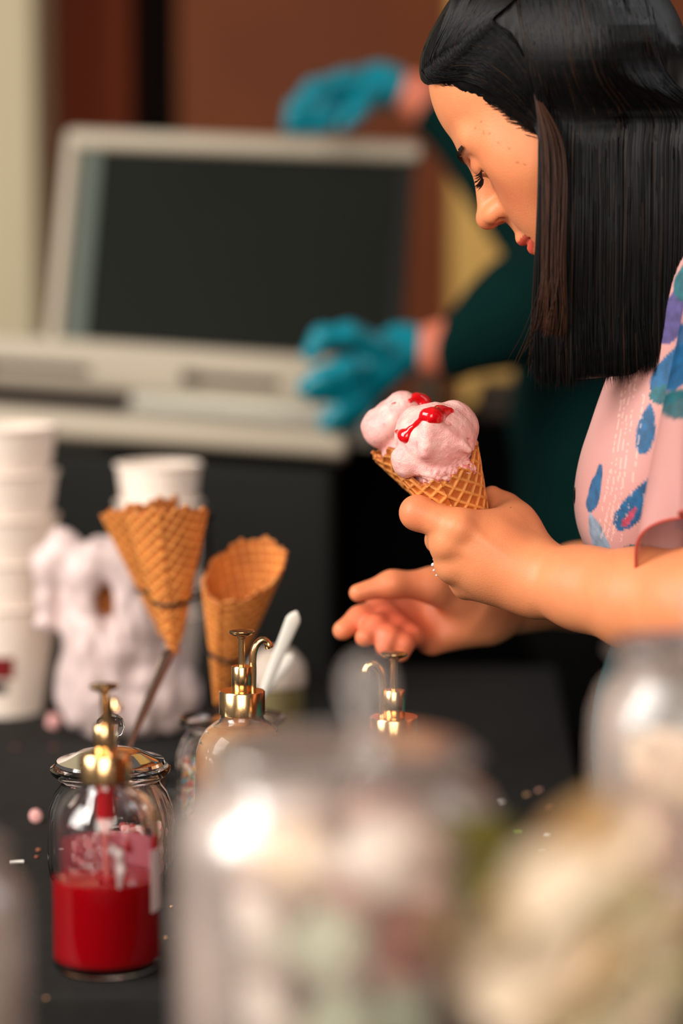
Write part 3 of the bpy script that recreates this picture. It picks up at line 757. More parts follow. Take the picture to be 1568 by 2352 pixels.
# flutter sleeves: flared folded sheets round each upper arm
def sleeve(name, S0, E0, r0, r1, ln, ph, leaves, Yr):
    ax = (E0-S0); ax /= np.linalg.norm(ax); ref = np.array([-1, 0, 0.0]); N = ref-ax*ref.dot(ax); N /= np.linalg.norm(N); B = np.cross(ax, N)
    nu, nv = 220, 90; V = []
    for j in range(nv):
        t = j/(nv-1)
        for i in range(nu):
            a = 2*PI*i/nu; rr = r0+(r1-r0)*t**0.9
            rr += t**1.5*(0.010*math.sin(5*a+ph)+0.006*math.sin(9*a+2*ph+t*2))
            l = ln*(t*(1+0.10*math.sin(2*a+ph)+0.05*math.sin(5*a)))
            V.append(S0+ax*(l-0.02)+(N*math.cos(a)+B*math.sin(a))*rr)
    V = np.array(V); F = np.array([(j*nu+i, j*nu+(i+1) % nu, (j+1)*nu+(i+1) % nu, (j+1)*nu+i) for j in range(nv-1) for i in range(nu)])
    o = wchild(name, V, F, M['chiffon'], col=leafs(V, PINK, leaves))
    hemp = V[(nv-1)*nu:]; hv, hf = tube(np.vstack([hemp, hemp[:1]]), 0.0012, 6)
    mesh_obj('hem', hv-woff, hf, M['hem'], o)
    return o
SL = [(1530, 800, 100, 36, 60, BLUE, 1.85), (1522, 690, 60, 26, 80, PURP, 1.85), (1540, 905, 60, 30, 20, TEAL, 1.85), (1600, 1000, 80, 30, 100, BLUE, 1.85), (1555, 1240, 50, 14, 30, PURP, 1.85)]
sleeve('flutter_sleeve', LS+np.array([-0.012, 0, -0.015]), at(1690, 1395, 1.80), 0.064, 0.074, 0.188, 0.6, SL, 1.85)
sleeve('flutter_sleeve', RS, at(1640, 1290, 2.25), 0.058, 0.070, 0.19, 2.0, [], 2.2)

# trousers, shoes (below the table edge)
tr = Field(); PX = woff[0]
hipz = 0.86
tr.ell((PX+0.01, 2.03, hipz+0.07), (0.142, 0.165, 0.17), k=0.06)
for s, y in ((1, 1.95), (-1, 2.11)):
    tr.chain([(PX-0.01, y, hipz), (PX-0.03, y+0.0*s, 0.50), (PX+0.02, y, 0.09)], [0.095, 0.068, 0.055], k=0.05)
    tr.cap((PX+0.02, y, 0.09), (PX+0.02, y, 0.07), 0.055, 0.055)
TV, TF = tr.mesh(0.006); wchild('trousers', TV, TF, M['trousers'])
for y in (1.95, 2.11):
    sh = Field(); sh.chain([(PX+0.06, y, 0.045), (PX-0.03, y, 0.04), (PX-0.13, y, 0.03)], [0.04, 0.038, 0.028], k=0.03)
    sh.rbox((PX-0.03, y, -0.02), (0.3, 0.1, 0.022), 0.001, k=0.004, mode='s')
    a_, b_ = sh.mesh(0.004); wchild('shoe', a_, b_, M['shoe'])
# ring on the near hand
rp = at(1031, 1297, 1.955); th = np.linspace(0, 2*PI, 25)
ax = at(1030, 1292, 1.974)-at(1036, 1300, 1.938); ax /= np.linalg.norm(ax); N = np.cross(ax, [0, 0, 1.0]); N /= np.linalg.norm(N); B = np.cross(ax, N)
rv, rf = tube([rp+(N*math.cos(t)+B*math.sin(t))*0.0113 for t in th], 0.0011, 8)
ring = mesh_obj('ring', rv, rf, M['silver']); 
side = -N if (-N)[0] < 0 else N
gems = []
for i in range(5):
    dl = rp+(side*math.cos((i-2)*0.35)+B*math.sin((i-2)*0.35))*0.0132
    bm = bmesh.new(); bmesh.ops.create_icosphere(bm, subdivisions=1, radius=0.0017 if i == 2 else 0.0011)
    gems.append((np.array([v.co[:] for v in bm.verts])+dl, [tuple(v.index for v in f.verts) for f in bm.faces])); bm.free()
gv, gf = join(*gems); mesh_obj('gemstones', gv, gf, M['gem'], ring, smooth=False)
tag(ring, 'thin silver ring with small clear stones on the finger of the near hand', 'ring')

# ------------------------------------------------------------------ waffle cones with ice cream
M['waffle'] = material('waffle', (0.6, 0.3, 0.1), 0.6, attr='tint', bump=0.5, bscale=1200, sss=0.08)
M['icecream'] = material('pink_ice_cream', (0.8, 0.5, 0.5), 0.38, attr='tint', sss=0.18, sssr=(1, 0.5, 0.4), bump=0.5, bscale=900, spec=0.45)
M['syrup'] = material('red_syrup', lin(212, 10, 22), 0.12, coat=0.6, sss=0.1)
def cone_mesh(L, half, back=0.0, amp=0.014, seed=0, pitch=0.0085, grid=0.0, nu=300, nv=150, colf=1.0, wrap=1.22):
    """rolled waffle sheet, apex at the origin, axis +z; back = angle where the rim stands highest"""
    rr = np.random.default_rng(seed); th = np.linspace(0, 2*PI*wrap, nu); V = []; C = []
    sh = math.sin(half); ch = math.cos(half)
    T, U = np.meshgrid(th, np.linspace(0.03, 1, nv), indexing='ij')
    smax = L/ch*(1+0*T)+amp*np.cos(T-back)+0.0022*np.sin(T*9+seed)+0.0014*np.sin(T*23+2*seed)
    s_ = smax*U; al = T*sh
    X = s_*np.cos(al+grid); Y = s_*np.sin(al+grid)
    def ridge(q): 
        f = np.abs(((q/pitch) % 1)-0.5)*2*1.0; return np.clip((f-0.62)/0.22, 0, 1)
    rg = np.maximum(ridge(X), ridge(Y)); rg = rg*rg*(3-2*rg)
    roll = 0.0018*T/(2*PI)
    out = []
    for side in (0, 1):
        off = roll+(0.0009+0.0013*rg if side == 0 else -0.0003-0.0008*rg)
        r = s_*sh+off*ch; z = s_*ch-off*sh
        r = np.maximum(r, 0.0004)
        r = r*(1+0.02*np.sin(T*2+seed))
        out.append(np.stack([r*np.cos(T), r*np.sin(T), z], -1).reshape(-1, 3))
    V = np.concatenate(out); n = nu*nv
    i, j = np.meshgrid(np.arange(nu-1), np.arange(nv-1), indexing='ij'); q = lambda a, b: a*nv+b
    F0 = np.stack([q(i, j), q(i+1, j), q(i+1, j+1), q(i, j+1)], -1).reshape(-1, 4); F1 = F0[:, ::-1]+n
    i = np.arange(nu-1); j = nv-1
    F2 = np.stack([q(i, j), q(i+1, j), q(i+1, j)+n, q(i, j)+n], -1)
    j = np.arange(nv-1); F3 = np.stack([q(0, j+1), q(0, j), q(0, j)+n, q(0, j+1)+n][::-1], -1)[:, ::-1]; F4 = np.stack([q(nu-1, j), q(nu-1, j+1), q(nu-1, j+1)+n, q(nu-1, j)+n], -1)
    F = np.concatenate([F0, F1, F2, F3, F4])
    hi = np.array(lin(226, 150, 76))*colf; lo_ = np.array(lin(186, 98, 36))*colf
    c = lo_+(hi-lo_)*rg.reshape(-1)[:, None]
    c = c*(1+0.16*vnoise(V[:n], 90)+0.10*vnoise(V[:n], 260))[:, None]
    edge = np.clip((U.reshape(-1)-0.975)/0.025, 0, 1)[:, None]; c = c*(1-0.35*edge)+0.35*edge*np.array(lin(150, 72, 26))
    return V, F, np.concatenate([c, c*0.92])
def frame(apex, top, roll=0.0):
    z = top-apex; z /= np.linalg.norm(z); v = np.array([0, -1.0, 0]); v = v-z*v.dot(z); v /= np.linalg.norm(v); u = np.cross(v, z)
    return np.stack([u, v, z], 1)    # local y toward the lens
def scoop_cone(name, apex, top, L, half, label, group, ice, syr, seed, back, grid, amp=0.016):
    Mx = frame(apex, top)
    e = empty(name, tuple(apex), label, 'ice cream', group)
    V, F, c = cone_mesh(L, half, back=back, seed=seed, amp=amp, grid=grid)
    mesh_obj('waffle_cone', V@Mx.T, F, M['waffle'], e, col=c)
    f = Field()
    for q in ice(f, Mx, apex): pass
    P, Q = f.mesh(0.0011)
    n1 = vnoise(P, 120); n2 = vnoise(P, 330); n3 = vnoise(P, 700)
    zl = ((P-apex)@Mx)[:, 2]; low = np.clip((L*0.985-zl)/0.012, 0, 1)
    ctr = P.mean(0); nr = P-ctr; nr /= np.linalg.norm(nr, axis=1)[:, None]
    rough = 0.0003+0.0019*low
    P2 = P+nr*(0.0006*n1+rough*n2+rough*0.6*n3)[:, None]
    base = np.array(lin(236, 168, 164)); pale = np.array(lin(244, 194, 186)); red = np.array(lin(196, 52, 62))
    m1 = np.clip(0.5+0.7*n1, 0, 1)[:, None]; cc = base*(1-m1)+pale*m1
    m2 = (np.clip((n2*0.6+n3*0.5-0.42+0.28*low)/0.14, 0, 1)*(0.25+0.55*low))[:, None]; cc = cc*(1-m2)+red*m2
    mesh_obj('ice_cream', P2-apex, Q, M['icecream'], e, col=cc)
    g_ = Field()
    for path, rs in syr:
        T = f.traces(path); T = T[~np.isnan(T[:, 0])]
        if len(T) > 1: g_.chain([t+np.array([0, 0.72*r_, -0.30*r_]) for t, r_ in zip(T, rs)], list(rs[:len(T)]), k=0.006)
    if g_.ops:
        a_, f_ = g_.mesh(0.0008); mesh_obj('syrup', a_-apex, f_, M['syrup'], e)
    return e
half = math.radians(13.5)
ap1, tp1 = at(1148, 1384, 1.972), at(993, 1022, 1.955)
ap2, tp2 = at(1142, 1308, 2.016), at(912, 976, 2.024)
def ice1(f, Mx, ap):
    A = lambda x, y, Y: at(x, y, Y)
    f.ell(A(1000, 1010, 1.950), (0.0325, 0.030, 0.0300), k=0.004)
    f.ell(A(1040, 985, 1.962), (0.0210, 0.024, 0.0225), k=0.0025)
    f.ell(A(950, 1000, 1.958), (0.0150, 0.020, 0.0240), k=0.0025)
    f.ell(A(935, 1062, 1.945), (0.0120, 0.015, 0.0130), k=0.004)
    f.cap(A(948, 960, 1.956), A(1040, 943, 1.960), 0.006, 0.007, k=0.004)
    f.cap(A(925, 1050, 1.940), A(1000, 1086, 1.934), 0.0090, 0.0075, k=0.004)
    f.cap(A(1000, 1086, 1.934), A(1072, 1076, 1.940), 0.0075, 0.0070, k=0.003)
    f.cap(A(985, 955, 1.922), A(975, 1040, 1.9190), 0.0035, 0.0020, k=0.014)
    f.cap(A(990, 965, 1.9200), A(1078, 1035, 1.926), 0.0022, 0.0020, k=0.008)
    f.cap(A(1018, 965, 1.9255), A(1086, 1022, 1.9360), 0.0013, 0.0013, k=0.0028, mode='s')
    f.cap(A(945, 985, 1.936), A(935, 1040, 1.934), 0.0012, 0.0012, k=0.002, mode='s')
    f.cap(ap+Mx[:, 2]*0.075, ap+Mx[:, 2]*0.118, 0.016, 0.026, k=0.004)
    return ()
syr1 = [([(975, 949), (990, 951), (1010, 946), (1032, 944)], [0.0032, 0.0062, 0.0058, 0.0040]), ([(990, 957), (1004, 958), (1014, 952)], [0.002, 0.003, 0.003]),
        ([(912, 990), (928, 997), (934, 1004)], [0.0020, 0.0040, 0.0036]), ([(934, 1000), (944, 984), (958, 972), (976, 952)], [0.0026, 0.0013, 0.0009, 0.0011])]
def ice2(f, Mx, ap):
    A = lambda x, y, Y: at(x, y, Y)
    O = lambda x, y, z: ap+Mx@np.array([x, y, z])
    f.ell(O(0, 0, 0.1520), (0.0270, 0.026, 0.0190), Mx, k=0.004)
    f.ell(O(-0.012, 0.002, 0.1545), (0.0150, 0.021, 0.0170), Mx, k=0.0025)
    f.ell(O(0.014, 0, 0.1530), (0.0150, 0.020, 0.0175), Mx, k=0.003)
    f.ell(O(-0.025, 0.004, 0.1445), (0.0075, 0.012, 0.0080), Mx, k=0.003)
    f.cap(A(905, 945, 1.990), A(888, 1005, 1.989), 0.0012, 0.0012, k=0.003, mode='s')
    f.cap(ap+Mx[:, 2]*0.075, ap+Mx[:, 2]*0.122, 0.016, 0.027, k=0.004)
    return ()
syr2 = [([(940, 921), (956, 916), (970, 922), (978, 936)], [0.0026, 0.0052, 0.0064, 0.0056]), ([(900, 928), (908, 925)], [0.0012, 0.0012])]
scoop_cone('ice_cream_cone', ap1, tp1, 0.136, half, 'nearer waffle cone with pink ice cream and red syrup, upright in the hand', 'cones in the hand', ice1, syr1, 3, -PI/2, 0.35)
scoop_cone('ice_cream_cone', ap2, tp2, 0.139, math.radians(12.4), 'farther waffle cone with pink ice cream, leaning left behind the other', 'cones in the hand', ice2, syr2, 5, -PI*0.65, 0.8, 0.005)

# empty cones in the wire holder
cm = cone_mesh(0.142, math.radians(13.8), back=PI/2, seed=9, amp=0.016, nu=200, nv=100, colf=1.12, grid=0.6)
cm2 = cone_mesh(0.158, math.radians(12.2), back=-PI*0.75, seed=12, amp=0.020, nu=200, nv=100, colf=1.08, grid=0.2)
def empty_cone(apex, top, label, m, spin=0.0):
    Mx = frame(apex, top); c, s_ = math.cos(spin), math.sin(spin); Mx = Mx@np.array([[c, -s_, 0], [s_, c, 0], [0, 0, 1]])
    e = empty('waffle_cone', tuple(apex), label, 'waffle cone', 'empty waffle cones')
    mesh_obj('cone_shell', m[0]@Mx.T, m[1], M['waffle'], e, col=m[2])
cA = (at(402, 1512, 2.26), at(382, 1150, 2.235)); cB = (at(385, 1475, 2.36), at(318, 1150, 2.33)); cC = (at(503, 1620, 2.29), at(566, 1225, 2.20)); cD = (at(206, 1655, 2.60), at(245, 1370, 2.62))
empty_cone(*cA, 'tall empty waffle cone standing in front of the short cup stack', cm, 0.1)
empty_cone(*cB, 'empty waffle cone half hidden on the left of the tallest cone', cm, 0.2)
empty_cone(*cC, 'empty waffle cone tilted with its dark open mouth showing', cm2, -0.2)
empty_cone(*cD, 'empty waffle cone with only its tip below the pink bag', cm, 0.5)
M['wire'] = material('black_wire', lin(24, 22, 20), 0.4, metal=0.3)
hx = at(476, 1500, 2.33); holder = empty('cone_holder', (hx[0], hx[1], TZ), 'black wire stand holding the empty waffle cones', 'cone holder'); ho = np.array(holder.location[:])
def hpart(name, vf): return mesh_obj(name, np.asarray(vf[0])-ho, vf[1], M['wire'], holder)
topz = at(476, 1185, 2.33)[2]
hpart('post', tube([(hx[0], hx[1], TZ+0.004), (hx[0], hx[1], topz)], 0.0042, 10))
tv, tf = tube([(hx[0]+0.075*math.cos(t), hx[1]+0.075*math.sin(t), TZ+0.003) for t in np.linspace(0, 2*PI, 41)], 0.003, 8); hpart('base_ring', (tv, tf))
for t in (0, PI/2, PI, 1.5*PI): hpart('base_spoke', tube([(hx[0], hx[1], TZ+0.004), (hx[0]+0.075*math.cos(t), hx[1]+0.075*math.sin(t), TZ+0.003)], 0.0025, 8))
hpart('finial', (lambda v, f: (v+np.array([hx[0], hx[1], topz]), f))(*lathe([(0.0001, -0.006), (0.006, -0.003), (0.0075, 0.002), (0.005, 0.008), (0.0001, 0.010)], 20)))
for (ap, tp), fr_ in ((cA, 0.40), (cB, 0.42), (cC, 0.47)):
    ax = (tp-ap)/np.linalg.norm(tp-ap); c = ap+ax*0.146*fr_; r = 0.146*fr_*math.tan(math.radians(13.8))+0.0042
    N = np.cross(ax, [0, 0, 1.0]); N /= np.linalg.norm(N); N = np.cross(N, ax); N /= np.linalg.norm(N); B = np.cross(ax, N)
    rv, rf = tube([c+(N*math.cos(t)+B*math.sin(t))*r for t in np.linspace(0, 2*PI, 37)], 0.0018, 8)
    d = hx-c; d[2] = 0; dn = d/np.linalg.norm(d); st_ = c+dn*r*1.0
    av, af = tube(spline([st_, (st_+np.array([hx[0], hx[1], st_[2]]))/2+np.array([0, 0, -0.006]), np.array([hx[0], hx[1], st_[2]-0.002])], 12), 0.0018, 8)
    hpart('ring_arm', join((rv, rf), (av, af)))

# ------------------------------------------------------------------ glass, bottles, jars
M['glass'] = material('clear_glass', (1, 1, 1), 0.02, trans=1.0, ior=1.46)
def thin_glass(name, tint=(0.985, 0.985, 0.98)):
    m = bpy.data.materials.new(name); m.use_nodes = True; nt = m.node_tree; nt.nodes.clear()
    o = nt.nodes.new('ShaderNodeOutputMaterial'); x = nt.nodes.new('ShaderNodeMixShader'); t = nt.nodes.new('ShaderNodeBsdfTransparent'); g_ = nt.nodes.new('ShaderNodeBsdfGlossy'); f = nt.nodes.new('ShaderNodeFresnel')
    t.inputs[0].default_value = (*tint, 1); g_.inputs['Roughness'].default_value = 0.03; f.inputs[0].default_value = 1.45
    nt.links.new(f.outputs[0], x.inputs[0]); nt.links.new(t.outputs[0], x.inputs[1]); nt.links.new(g_.outputs[0], x.inputs[2]); nt.links.new(x.outputs[0], o.inputs[0]); return m
M['thin'] = thin_glass('thin_jar_glass')
def hazed(name, fac):  # thin glass with a milky haze of scattered light painted in
    m = thin_glass(name); nt = m.node_tree; o = [n for n in nt.nodes if n.type == 'OUTPUT_MATERIAL'][0]; src = o.inputs[0].links[0].from_socket
    [n for n in nt.nodes if n.type == 'BSDF_GLOSSY'][0].inputs['Roughness'].default_value = 0.22
    d = nt.nodes.new('ShaderNodeBsdfDiffuse'); t = nt.nodes.new('ShaderNodeBsdfTranslucent'); x1 = nt.nodes.new('ShaderNodeMixShader'); x2 = nt.nodes.new('ShaderNodeMixShader')
    d.inputs[0].default_value = (*lin(240, 222, 212), 1); t.inputs[0].default_value = (*lin(240, 222, 212), 1); x1.inputs[0].default_value = 0.5
    tc = nt.nodes.new('ShaderNodeTexCoord'); n = nt.nodes.new('ShaderNodeTexNoise'); n.inputs['Scale'].default_value = 22; r = nt.nodes.new('ShaderNodeMapRange'); r.inputs[1].default_value = 0.3; r.inputs[2].default_value = 0.75; r.inputs[3].default_value = fac*0.5; r.inputs[4].default_value = fac*1.5
    nt.links.new(tc.outputs['Object'], n.inputs['Vector']); nt.links.new(n.outputs[0], r.inputs[0]); nt.links.new(r.outputs[0], x2.inputs[0])
    nt.links.new(d.outputs[0], x1.inputs[1]); nt.links.new(t.outputs[0], x1.inputs[2]); nt.links.new(src, x2.inputs[1]); nt.links.new(x1.outputs[0], x2.inputs[2]); nt.links.new(x2.outputs[0], o.inputs[0]); return m
M['hazed'] = hazed('painted_haze_glass', 0.15)
M['gold_metal'] = material('polished_gold', lin(240, 198, 144), 0.20, metal=1.0)
M['redliq'] = material('red_sauce', lin(176, 4, 18), 0.10, sss=0.35, sssr=(1, 0.05, 0.05), coat=0.5, sss_scale=0.02)
M['caramel'] = material('caramel_sauce', lin(222, 172, 124), 0.3, sss=0.2, sssr=(1, 0.6, 0.3), noise=(40, lin(196, 132, 78), 0.4, 0.7))
M['choc'] = material('chocolate_sauce', lin(58, 34, 24), 0.25)
M['white'] = material('white_label', lin(226, 206, 204), 0.5)
M['pinkfilm'] = material('pink_residue', lin(226, 120, 136), 0.4, alpha=0.45)
M['tubepl'] = material('dip_tube', lin(220, 120, 116), 0.3, trans=0.3)
BO = [(0.0001, 0.0), (0.033, 0.0), (0.0368, 0.0012), (0.0384, 0.0045), (0.0386, 0.010), (0.0386, 0.098), (0.0378, 0.107), (0.0352, 0.116), (0.0300, 0.1245), (0.0240, 0.1295), (0.0190, 0.1325), (0.0176, 0.1350), (0.0176, 0.1410)]
BI = [(0.0156, 0.1410), (0.0156, 0.1350), (0.0170, 0.1315), (0.0222, 0.1272), (0.0282, 0.1222), (0.0330, 0.1145), (0.0354, 0.1060), (0.0361, 0.0975), (0.0361, 0.0105), (0.0345, 0.0070), (0.0280, 0.0056), (0.0001, 0.0052)]
def inner_r(z): 
    P = sorted([(b, a) for a, b in BI]); return float(np.interp(z, [p[0] for p in P], [p[1] for p in P]))
def pump_bottle(px, Y, ang, liq, level, label, colour_tube, tilt=0):
    X = float(at(px, 1700, Y)[0]); e = empty('pump_bottle', (X, Y, TZ), label, 'bottle', 'sauce bottles with gold pumps')
    V, F = lathe(BO+BI, 72); mesh_obj('glass_body', V, F, M['glass'], e)
    pr = [(0.0001, 0.0054)]+[(inner_r(z)+0.00025, z) for z in np.linspace(0.0058, level-0.0006, 26)]+[(inner_r(level)-0.0012, level), (0.0001, level-0.0004)]
    V, F = lathe(pr, 72); mesh_obj('sauce', V, F, liq, e)
    V, F = lathe([(0.0001, 0.137), (0.0178, 0.137), (0.0188, 0.1378), (0.0188, 0.1562), (0.0180, 0.1572), (0.0001, 0.1572)], 64); collar = mesh_obj('collar', V, F, M['gold_metal'], e)
    for s_ in (collar.data,): pass
    V, F = join(lathe([(0.0001, 0.157), (0.0080, 0.157), (0.0084, 0.1576), (0.0084, 0.1768), (0.0078, 0.1776), (0.0001, 0.1776)], 32)); mesh_obj('pump_housing', V, F, M['gold_metal'], e)
    mesh_obj('stem', *lathe([(0.0001, 0.176), (0.0028, 0.176), (0.0028, 0.2000), (0.0040, 0.2008), (0.0040, 0.2025), (0.0001, 0.2025)], 20), M['gold_metal'], e)
    mesh_obj('button', *lathe([(0.0001, 0.2018), (0.0045, 0.2020), (0.0095, 0.2040), (0.0106, 0.2055), (0.0104, 0.2066), (0.0070, 0.2072), (0.0001, 0.2068)], 40), M['gold_metal'], e)
    c, s_ = math.cos(ang), math.sin(ang)
    pts = [(0.0088, 0.1565), (0.0092, 0.172), (0.0092, 0.183), (0.0112, 0.1925), (0.0158, 0.1980), (0.0208, 0.1970), (0.0232, 0.1915)]
    sv, sf = tube(spline([(r*c, r*s_, z) for r, z in pts], 30), [0.0030]*26+[0.0033, 0.0036, 0.0036, 0.0034], 16); mesh_obj('spout', sv, sf, M['gold_metal'], e)
    tv, tf = join(tube([(0, 0, 0.1365), (0, 0, 0.108)], 0.0068, 20), tube([(0, 0, 0.108), (0, 0, 0.100)], [0.0050, 0.0030], 20)); mesh_obj('pump_chamber', tv, tf, colour_tube, e)
    tv, tf = tube([(0, 0, 0.1), (0.001, 0, 0.06), (0.002, 0, 0.014)], 0.0026, 12); mesh_obj('dip_tube', tv, tf, M['tubepl'], e)
    return e
def arc_patch(r, a0, a1, z0, z1, nseg=20, th=0.0003):
    a = np.radians(np.linspace(a0, a1, nseg)); V = []
    for rr in (r, r+th):
        for z in (z0, z1): V += [(rr*math.cos(t), rr*math.sin(t), z) for t in a]
    n = nseg; F = []
    for i in range(n-1):
        F += [(2*n+i, 2*n+i+1, 3*n+i+1, 3*n+i), (i, n+i, n+i+1, i+1), (n+i, 3*n+i, 3*n+i+1, n+i+1), (i, i+1, 2*n+i+1, 2*n+i)]
    F += [(0, 2*n, 3*n, n), (n-1, 2*n-1, 4*n-1, 3*n-1)]
    return V, F
rb = pump_bottle(241, 1.705, math.radians(-62), M['redliq'], 0.0675, 'nearest pump bottle, half full of bright red sauce', M['redliq'])
mesh_obj('label', *arc_patch(0.0388, -30, 70, 0.045, 0.090), M['white'], rb)
# sauce smears on the inner wall
sm = Field()
def ring_pt(a, z, r=0.0358): return (r*math.cos(math.radians(a)), r*math.sin(math.radians(a)), z)
sm.chain([ring_pt(-78, 0.098), ring_pt(-70, 0.092), ring_pt(-68, 0.080), ring_pt(-70, 0.068)], [0.0016, 0.0026, 0.0030, 0.0018], k=0.003)
sm.chain([ring_pt(-70, 0.092), ring_pt(-82, 0.094)], [0.0022, 0.0012], k=0.003)
a_, f_ = sm.mesh(0.001); mesh_obj('pale_drip', a_, f_, M['white'], rb)
sm = Field(); sm.chain([ring_pt(-60, 0.101), ring_pt(-58, 0.094)], [0.0014, 0.0026], k=0.002); a_, f_ = sm.mesh(0.001); mesh_obj('red_drip', a_, f_, M['redliq'], rb)
sm = Field(); sm.chain([ring_pt(-14, 0.098), ring_pt(-12, 0.085)], [0.0022, 0.0032], k=0.002)
a_, f_ = sm.mesh(0.001); mesh_obj('red_drip', a_, f_, M['redliq'], rb)
mesh_obj('sauce_film', *arc_patch(0.0352, 20, 165, 0.066, 0.092, 30, 0.0002), M['pinkfilm'], rb)
pump_bottle(556, 1.957, math.radians(12), M['caramel'], 0.127, 'middle pump bottle, full of pale caramel sauce', M['caramel'])
pump_bottle(905, 1.845, math.radians(190), M['choc'], 0.055, 'pump bottle below the open palm, its spout turned left', M['choc'])

JO = [(0.0001, 0), (0.040, 0), (0.0465, 0.003), (0.0505, 0.010), (0.0525, 0.022), (0.0525, 0.052), (0.0505, 0.066), (0.0455, 0.0775), (0.0405, 0.0840), (0.0400, 0.0875), (0.0440, 0.0905), (0.0485, 0.0945), (0.0490, 0.0975), (0.0470, 0.0985)]
JI = [(0.0440, 0.0965), (0.0400, 0.0925), (0.0372, 0.0885), (0.0376, 0.0835), (0.0425, 0.0755), (0.0475, 0.0645), (0.0497, 0.0515), (0.0497, 0.0225), (0.0478, 0.0120), (0.0440, 0.0075), (0.0001, 0.0065)]
def glass_jar(px, Y, label, sx=1.0, sz=1.0, lid=True, knob_off=0.0, name='glass_jar', group='glass sweet jars'):
    X = float(at(px, 1700, Y)[0]); e = empty(name, (X, Y, TZ), label, 'jar', group)
    V, F = lathe(JO+JI, 96, closed=False, rib=-0.018, nrib=32, ribz=(0.012, 0.076)); V = V*np.array([sx, sx, sz]); mesh_obj('jar_body', V, F, M['glass'], e)
    if lid:
        zt = 0.0988*sz
        P = [(0.0001, 0.016), (0.010, 0.0155), (0.026, 0.0115), (0.036, 0.0065), (0.0435, 0.0050), (0.0445, 0.0025), (0.0430, 0.0008), (0.0375, 0.0004), (0.034, 0.0022), (0.024, 0.0072), (0.010, 0.0115), (0.0001, 0.012)]
        V, F = lathe(P, 72); V = V*np.array([sx, sx, sx])+np.array([0, 0, zt]); L = mesh_obj('lid', V, F, M['thin'], e)
        K = [(0.0001, 0.0158), (0.0062, 0.0158), (0.0050, 0.0190), (0.0060, 0.0225), (0.0105, 0.0270), (0.0125, 0.0325), (0.0110, 0.0385), (0.0065, 0.0425), (0.0001, 0.0440)]
        V, F = lathe(K, 24, rib=-0.06, nrib=8); V = V*np.array([sx, sx, sx])+np.array([knob_off, 0, zt]); mesh_obj('knob', V, F, M['glass'], L)
    return e
glass_jar(253, 1.935, 'lidded glass jar with vertical ribs directly behind the red sauce bottle')
glass_jar(534, 2.150, 'open glass jar of sprinkles holding two white spoons', lid=False)
# glass cup hidden behind the lidded jar, holding a spoon
gx = at(296, 1700, 2.13); V, F = lathe([(0.0001, 0), (0.026, 0), (0.030, 0.004), (0.034, 0.05), (0.0335, 0.052), (0.032, 0.05), (0.028, 0.007), (0.0001, 0.006)], 48)
o = mesh_obj('glass_cup', V, F, M['glass'], loc=(gx[0], gx[1], TZ)); tag(o, 'low clear glass cup behind the lidded jar with a spoon in it', 'cup')

# sprinkles inside the open jar and small sweets
def rods(n, fn, ln, rad, cols, name, mat):
    V = []; F = []; C = []; k = 6; a = np.arange(k)*2*PI/k
    for i in range(n):
        p = fn(i); d = rng.normal(0, 1, 3); d /= np.linalg.norm(d); N = np.cross(d, [0.3, 0.5, 0.8]); N /= np.linalg.norm(N); B = np.cross(d, N); b = len(V)*2*k
        ring_ = rad*(np.cos(a)[:, None]*N+np.sin(a)[:, None]*B)
        V.append(np.concatenate([p-d*ln/2+ring_, p+d*ln/2+ring_]))
        F += [(b+j, b+(j+1) % k, b+k+(j+1) % k, b+k+j) for j in range(k)]+[tuple(b+j for j in range(k))[::-1], tuple(b+k+j for j in range(k))]
        C.append(np.tile(cols[rng.integers(len(cols))], (2*k, 1)))
    return mesh_obj(name, np.concatenate(V), F, mat, col=np.concatenate(C))
M['sprinkle'] = material('sprinkle_sugar', (1, 1, 1), 0.4, attr='tint')
SC = [lin(*c) for c in ((236, 228, 220), (236, 176, 60), (214, 70, 60), (236, 150, 160), (90, 160, 190), (120, 170, 110), (240, 220, 190), (230, 120, 50))]
jx = at(534, 1700, 2.15)
def inj(i):
    r = 0.046*math.sqrt(rng.random()); t = rng.random()*2*PI; return np.array([jx[0]+r*math.cos(t), 2.15+r*math.sin(t), TZ+0.011+0.048*rng.random()])
so2 = rods(2600, inj, 0.006, 0.0013, SC, 'sprinkles', M['sprinkle']); tag(so2, 'multicoloured sugar sprinkles filling the open glass jar', 'sprinkles', kind='stuff')
M['mallow'] = material('marshmallow', lin(238, 196, 190), 0.7, sss=0.2, attr='tint')
def soft_cyl(r, h, col, n=16):
    V, F = lathe([(0.0001, 0), (r*0.75, 0), (r*0.95, h*0.06), (r, h*0.2), (r*1.02, h*0.5), (r, h*0.8), (r*0.95, h*0.94), (r*0.75, h), (0.0001, h)], n)
    return V-np.array([0, 0, h/2]), F
def mallow_proto(r, h, col):
    V, F = soft_cyl(r, h, col); o = mesh_obj('marshmallow', V, F, M['mallow'], col=np.tile(lin(*col), (len(V), 1))); me = o.data; bpy.data.objects.remove(o); return me
def put(me, loc, rot, label, cat, group=None, name='marshmallow', scale=1.0):
    o = bpy.data.objects.new(name, me); COL.objects.link(o); o.location = loc; o.rotation_euler = rot; o.scale = (scale,)*3; tag(o, label, cat, group); return o
mini = mallow_proto(0.0058, 0.0105, (236, 176, 172)); mini2 = mallow_proto(0.0058, 0.0105, (240, 214, 206)); mini3 = mallow_proto(0.0056, 0.010, (176, 74, 70))
cx, cy = float(at(253, 1700, 1.935)[0]), 1.935
spots = [(r*math.cos(t0+k*2*PI/n), r*math.sin(t0+k*2*PI/n), z) for z, t0 in ((0.0145, 0.0), (0.029, 0.25), (0.0435, 0.1)) for r, n in ((0.038, 17), (0.023, 9)) for k in range(n)]
